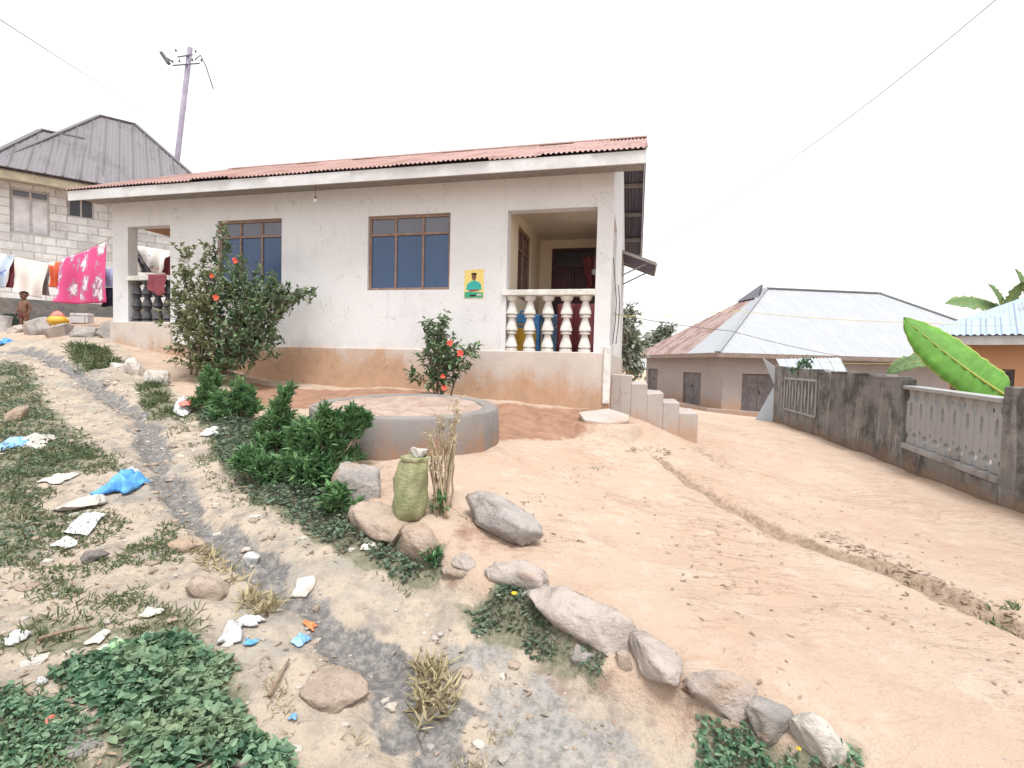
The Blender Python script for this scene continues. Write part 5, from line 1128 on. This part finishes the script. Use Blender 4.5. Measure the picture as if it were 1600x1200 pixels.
def skin_mesh(verts, edges, rad, name, mat, parent, root=0, sub=2):
    me = bpy.data.meshes.new(name); me.from_pydata([tuple(v) for v in verts], edges, []); o = bpy.data.objects.new(name, me); COL.objects.link(o)
    md = o.modifiers.new('skin', 'SKIN'); sv = me.skin_vertices[0].data if me.skin_vertices else None
    if sv is None:
        bm = bmesh.new(); bm.from_mesh(me); bm.verts.layers.skin.verify(); bm.to_mesh(me); bm.free(); sv = me.skin_vertices[0].data
    for i, r in enumerate(rad): sv[i].radius = (r, r); sv[i].use_root = (i == root)
    s = o.modifiers.new('sub', 'SUBSURF'); s.levels = s.render_levels = sub
    dg = bpy.context.evaluated_depsgraph_get(); nm = bpy.data.meshes.new_from_object(o.evaluated_get(dg)); bpy.data.objects.remove(o)
    nm.name = name; nm.materials.clear(); nm.materials.append(MT[mat]); nm.polygons.foreach_set('use_smooth', [True]*len(nm.polygons))
    o = bpy.data.objects.new(name, nm); COL.objects.link(o)
    if parent is not None: o.parent = parent
    return o
cf = at(38, 505, 11.3); cf[2] = gz(cf[0], cf[1]); ch = at(38, 452, 11.3)[2]-cf[2]
print('child', cf, ch)
def child():
    h = ch; V = []; E = []; Rr = []
    def v(x, y, z, r, par=None): V.append((x*h, y*h, z*h)); Rr.append(r*h); i = len(V)-1; (E.append((par, i)) if par is not None else None); return i
    pel = v(0, 0, .42, .088); bel = v(0, -.012, .51, .092, pel); chs = v(0, 0, .62, .088, bel); nk0 = v(0, .004, .70, .05, chs); nk = v(0, 0, .745, .036, nk0)
    jw = v(0, -.012, .79, .06, nk); hm = v(0, 0, .865, .088, jw); ht = v(0, .006, .94, .062, hm)
    v(0, -.105, .83, .010, v(0, -.09, .835, .013, jw))             # nose
    for s in (-1, 1):
        v(s*.098, .005, .85, .014, hm)                                       # ear
        sh = v(s*.095, 0, .675, .036, chs); el = v(s*.148, .012, .545, .028, sh); wr = v(s*.158, -.035, .425, .019, el); pm = v(s*.157, -.045, .385, .022, wr)
        for q, (dx, ln) in enumerate(((-.018, .044), (-.006, .052), (.007, .049), (.019, .038))):
            k1 = v(s*.157, -.045+dx, .362, .0085, pm); k2 = v(s*.155, -.05+dx, .362-ln*.5, .007, k1); v(s*.149, -.054+dx, .362-ln, .0055, k2)
        t1 = v(s*.147, -.068, .392, .009, pm); v(s*.14, -.082, .365, .007, t1)
        hp = v(s*.05, 0, .37, .062, pel); kn = v(s*.062, -.012, .21, .042, hp); an = v(s*.064, .008, .05, .026, kn); v(s*.068, -.07, .02, .022, an)
    c = thing('person', cf, 'small shirtless child in dark shorts standing behind the low stone row', 'person')
    skin_mesh(V, E, Rr, 'body', 'skin', c)
    P = [(0, 0, .43), (0, 0, .39)]; e2 = [(0, 1)]; r2 = [.098, .088]
    for s in (-1, 1): P += [(s*.052, -.002, .35), (s*.06, -.008, .25)]; n_ = len(P); e2 += [(1, n_-2), (n_-2, n_-1)]; r2 += [.07, .058]
    skin_mesh([tuple(np.array(p)*h) for p in P], e2, [r*h for r in r2], 'shorts', 'shorts', c)
    m = MB(); Q = IV[IV[:, 2] > -.2]; idx = {i: k for k, i in enumerate(np.where(IV[:, 2] > -.2)[0])}
    def hm_(p): back = max(0, p[1]); return np.array([p[0]*.091*h, (.006+p[1]*.095)*h, (.885+p[2]*.072)*h])
    fs = [tuple(idx[i] for i in f) for f in IFc if all(i in idx for i in f) and not (np.mean([IV[i][1] for i in f]) < -.45 and np.mean([IV[i][2] for i in f]) < .42)]
    m.add([hm_(p)+cf for p in Q], fs); m.build('hair', 'hair', c, True, fix=False)
    for s in (-1, 1):
        m = MB(); m.add(IV*[.011*h, .008*h, .009*h]+cf+np.array([s*.034, -.083, .868])*h, IFc); m.build('eye', 'eye', c, True, fix=False)
    m = MB(); m.add(IV*[.022*h, .007*h, .006*h]+cf+np.array([0, -.071, .79])*h, IFc); m.build('mouth', 'shorts', c, True, fix=False)
child()
# ------------------------------------------------------------------ ground vegetation and loose bits
def sample(poly, dens, nmax=60000):
    lo = poly.min(0); hi = poly.max(0); n = int(min(nmax, dens*np.prod(hi-lo))); p = lo+RNG.random((n, 2))*(hi-lo); return p[inside(p[:, 0], p[:, 1], poly)]
def cover(pxpoly, dens, L_, W_, mat, lab, hmax=.10, name='ground_cover', clump=.0, ups=.5, nmax=40000):
    poly = W(pxpoly); p = sample(poly, dens, nmax); dist = sd(p[:, 0], p[:, 1], poly)+fbm(p[:, 0]*4, p[:, 1]*4, 61)*.14
    cl = fbm(p[:, 0]*3, p[:, 1]*3, 67); keep = (dist > .0) & (cl > clump-.5) & (RNG.random(len(p)) < sstep(-.02, .10, dist)+.12); p = p[keep]; dist = dist[keep]; k = len(p)
    hh = hmax*np.clip(dist/.18, .15, 1)*(.75+.7*fbm(p[:, 0]*5, p[:, 1]*5, 71)); z = surf_z(p[:, 0], p[:, 1])+hh*RNG.random(k)**.55+.004
    P = np.stack([p[:, 0], p[:, 1], z], 1); d = unit(k); d[:, 2] = np.abs(d[:, 2])*ups-.08; nn = unit(k)*.8+[0, 0, 1]
    s = RNG.uniform(.35, 1.3, k); m = MB(); leaves(m, P, d, nn, L_*s, W_*s, .2)
    q = P[RNG.random(k) < .12]      # thin runners between the leaves
    for a in q[:500]: m2 = a+np.array([*RNG.normal(size=2)*.05, -.03]); m.tube([a, m2], .0015, 3, False)
    tag(m.build(name, mat, None, fix=False), lab, None, None, 'stuff')
cover(P_LEAFY, 11000, .040, .027, 'leaf_cover', 'leafy green weed patch at the bottom left of the path', .11)
cover(P_CREEP, 8000, .042, .022, 'leaf_creeper', 'dark creeping leaves along the yard edge below the bushes', .12, clump=-.1)
cover(P_MID, 8000, .028, .018, 'leaf_creeper', 'small leaved creeper beside the biggest edging rock', .08)
cover(P_LOW, 8000, .032, .021, 'leaf_cover', 'creeping leaves around the lowest edging rocks', .08)
def grass(pxpoly, dens, Lm, mat, lab, clump=.1, wide=.005, nmax=50000, sc=4):
    poly = W(pxpoly); p = sample(poly, dens, nmax); cl = fbm(p[:, 0]*sc, p[:, 1]*sc, 77); e = sd(p[:, 0], p[:, 1], poly)
    p = p[(cl > clump-.15) & (RNG.random(len(p)) < sstep(-.05, .25, e)+.1)]; k = len(p)
    if not k: return
    P = np.stack([p[:, 0], p[:, 1], surf_z(p[:, 0], p[:, 1])-.004], 1); d = unit(k); d[:, 2] = np.abs(d[:, 2])*.7+.35
    m = MB(); s = RNG.uniform(.5, 1.3, k); leaves(m, P, d, unit(k)+[0, -.6, .4], Lm*s, wide*np.ones(k), .35); tag(m.build('grass', mat, None, fix=False), lab, None, None, 'stuff')
cover(G_LEFT, 1500, .035, .02, 'leaf_creeper', 'low dark leaved weeds at the left edge of the path', .04, clump=.40)
grass(G_LEFT, 3600, .06, 'grass_green', 'patchy grass at the left edge of the path', .06, .007)
cover(G_BL, 12000, .026, .017, 'leaf_cover', 'light green small leaved weeds in the bottom left corner', .05, clump=.22); grass(G_BL, 5000, .05, 'grass_green', 'thin yellowish grass in the bottom left corner', .05, .003)
grass(G_MID, 2600, .06, 'grass_green', 'thin grass above the leafy weed patch', .12)
grass(G_TUFT1, 2200, .12, 'grass_green', 'grass tuft below the left porch', .0, .010); grass(G_TUFT2, 3000, .11, 'grass_green', 'bright grass tuft at the bend of the gutter', .0, .009)
grass(G_W, 2200, .05, 'grass_green', 'thin grass between the gutter and the creepers', .12, .006)
grass([(0,700),(170,690),(230,760),(330,860),(360,960),(250,1000),(60,960),(0,900)], 4500, .045, 'grass_green', 'scattered weeds on the rutted path', .16, .006, sc=3)
grass([(345,915),(400,900),(440,935),(420,965),(365,960)], 14000, .11, 'grass_dry', 'dry straw tuft beside the gutter mud', -.2, .003); grass([(645,1020),(700,1015),(720,1080),(650,1095)], 16000, .10, 'grass_dry', 'dry straw tuft on the ashy bank', -.2, .0028)
grass([(270,850),(340,860),(370,885),(340,900)], 9000, .09, 'grass_dry', 'dry straw tuft beside the tan stones', -.2, .003); grass([(700,1100),(860,1110),(980,1160),(1000,1230),(700,1230)], 7000, .04, 'grass_dry', 'thin dry grass on the ashy soil at the bottom', .12, .003)
grass([(400,1030),(450,1060),(470,1140),(560,1120),(600,1180),(480,1200),(410,1120)], 9000, .05, 'grass_dry', 'dry grass around the sandy boulder', .04, .0022)
grass([(1525,950),(1610,945),(1610,995),(1540,990)], 2500, .06, 'grass_green', 'green weeds in the drain furrow at the right edge', .0, .012)
grass([(910,730),(950,728),(955,745),(915,745)], 900, .05, 'grass_green', 'tiny grass patch in the middle of the yard', .0, .01)
# flowers on the creepers
for (x, y, lab) in ((803, 948, 'yellow flower in the creeper under the pale rounded rock'), (1247, 1192, 'tiny yellow flower beside the lowest edging rocks')):
    p = G(x, y)+[0, 0, .055]; t = thing('flower', p-[0, 0, .055], lab, 'flower'); MB().tube([p-[0, 0, .055], p], .002, 6).build('stem', 'leaf_cover', t)
    m = MB(); a = np.arange(6)*math.pi/3; leaves(m, np.repeat(p[None], 6, 0), np.stack([np.cos(a), np.sin(a)*.6-.2, .5+0*a], 1), np.repeat(np.array([[0, -.7, .7]]), 6, 0), .019 if x < 900 else .011, .016 if x < 900 else .01, .2); m.build('petals', 'petal_yellow', t, fix=False)
# pebbles and plant litter, too many to count
pb = bmesh.new(); bmesh.ops.create_icosphere(pb, subdivisions=1, radius=1); PV = np.array([v.co[:] for v in pb.verts]); PFc = np.array([[v.index for v in f.verts] for f in pb.faces]); pb.free()
def pebbles(pxpoly, dens, r0, r1, mat, lab, flat=.6, nmax=6000):
    poly = W(pxpoly); p = sample(poly, dens, nmax); k = len(p); r = r0+(r1-r0)*RNG.random(k)**4
    S = r[:, None, None]*np.array([1, .8, flat])*(1+RNG.uniform(-.3, .3, (k, 1, 3))); V = PV[None]*S*(1+RNG.uniform(-.22, .22, (k, len(PV), 1))); a = RNG.random(k)*6.28
    x = V[..., 0]*np.cos(a)[:, None]-V[..., 1]*np.sin(a)[:, None]; y = V[..., 0]*np.sin(a)[:, None]+V[..., 1]*np.cos(a)[:, None]
    V = np.stack([x+p[:, :1], y+p[:, 1:], V[..., 2]+(surf_z(p[:, 0], p[:, 1])-r*.05)[:, None]], -1).reshape(-1, 3)
    m = MB(); m.add(V, [tuple(q) for q in (PFc[None]+(np.arange(k)*len(PV))[:, None, None]).reshape(-1, 3).tolist()]); tag(m.build('gravel', mat, None, fix=False), lab, None, None, 'stuff')
PP_ = [(-60,560),(200,560),(330,660),(520,820),(640,900),(800,1000),(1000,1120),(1100,1240),(-60,1240)]
pebbles(PP_, 420, .003, .028, 'pebble', 'pebbles and small stones on the path')
pebbles(PP_, 30, .012, .055, 'rock_tan', 'broken tan stones on the path', .45)
pebbles(PP_, 12, .010, .05, 'rock_white', 'broken pale stones on the path', .45)
pebbles([(700,720),(1000,700),(1300,760),(1640,900),(1640,1240),(1250,1140),(900,960),(720,860)], 45, .003, .012, 'pebble', 'fine grit on the sandy yard', .5)
def twigs(pxpoly, dens, Lm, lab, clump=.2):
    poly = W(pxpoly); p = sample(poly, dens); p = p[fbm(p[:, 0]*1.6, p[:, 1]*1.6, 83) > clump-.2]; k = len(p); P = np.stack([p[:, 0], p[:, 1], surf_z(p[:, 0], p[:, 1])+.006], 1); d = unit(k); d[:, 2] *= .15
    m = MB(); leaves(m, P, d, unit(k)*.4+[0, 0, 1], Lm*RNG.uniform(.4, 1.3, k), np.where(RNG.random(k) < .5, .004, .016), .0); tag(m.build('plant_litter', 'litter_brown', None, fix=False), lab, None, None, 'stuff')
twigs([(980,700),(1060,705),(1140,770),(1330,850),(1600,970),(1600,990),(1330,880),(1130,800),(1000,740)], 700, .06, 'dead leaves and twigs gathered in the drain furrow', .12)
twigs([(700,720),(1000,720),(1300,780),(1640,920),(1640,1240),(1250,1140),(900,960),(720,860)], 45, .045, 'sparse twigs scattered over the sandy yard', .2)
twigs([(990,705),(1110,700),(1190,770),(1090,795),(1000,750)], 150, .09, 'dry brush debris on the sand below the steps', .1)
twigs([(960,690),(1060,690),(1050,720),(960,715)], 60, .07, 'dead twigs at the foot of the steps', .1)
twigs(PP_, 160, .05, 'dead leaves and twigs on the path', .1)

# ------------------------------------------------------------------ daylight: bright overcast
wd_ = bpy.data.worlds.new('World'); scn.world = wd_; wd_.use_nodes = True; nt = wd_.node_tree; bg = nt.nodes['Background']
sky = nt.nodes.new('ShaderNodeTexSky'); sky.sky_type = 'NISHITA'; sky.sun_disc = False; SEL, SAZ = R(70), R(165)
sky.sun_elevation = SEL; sky.sun_rotation = SAZ; sky.dust_density = 4.0; sky.air_density = 1.0; sky.ozone_density = 1.0
hs = nt.nodes.new('ShaderNodeHueSaturation'); hs.inputs['Saturation'].default_value = .10; nt.links.new(sky.outputs[0], hs.inputs['Color']); veil = nt.nodes.new('ShaderNodeMix'); veil.data_type = 'RGBA'; veil.inputs[0].default_value = .6; veil.inputs[7].default_value = (3.7, 3.72, 3.76, 1); nt.links.new(hs.outputs[0], veil.inputs[6]); nt.links.new(veil.outputs[2], bg.inputs[0]); bg.inputs[1].default_value = SKY
sd_ = bpy.data.lights.new('sun', 'SUN'); sd_.energy = SUN; sd_.angle = R(16); sd_.color = (1, .985, .96); so = bpy.data.objects.new('sun', sd_); COL.objects.link(so)
dv = Vector((math.sin(SAZ)*math.cos(SEL), math.cos(SAZ)*math.cos(SEL), math.sin(SEL))); so.rotation_euler = dv.to_track_quat('Z', 'Y').to_euler()
scn.view_settings.view_transform = 'Standard'; scn.view_settings.look = 'None'; scn.view_settings.gamma = 1; scn.view_settings.exposure = EXPO
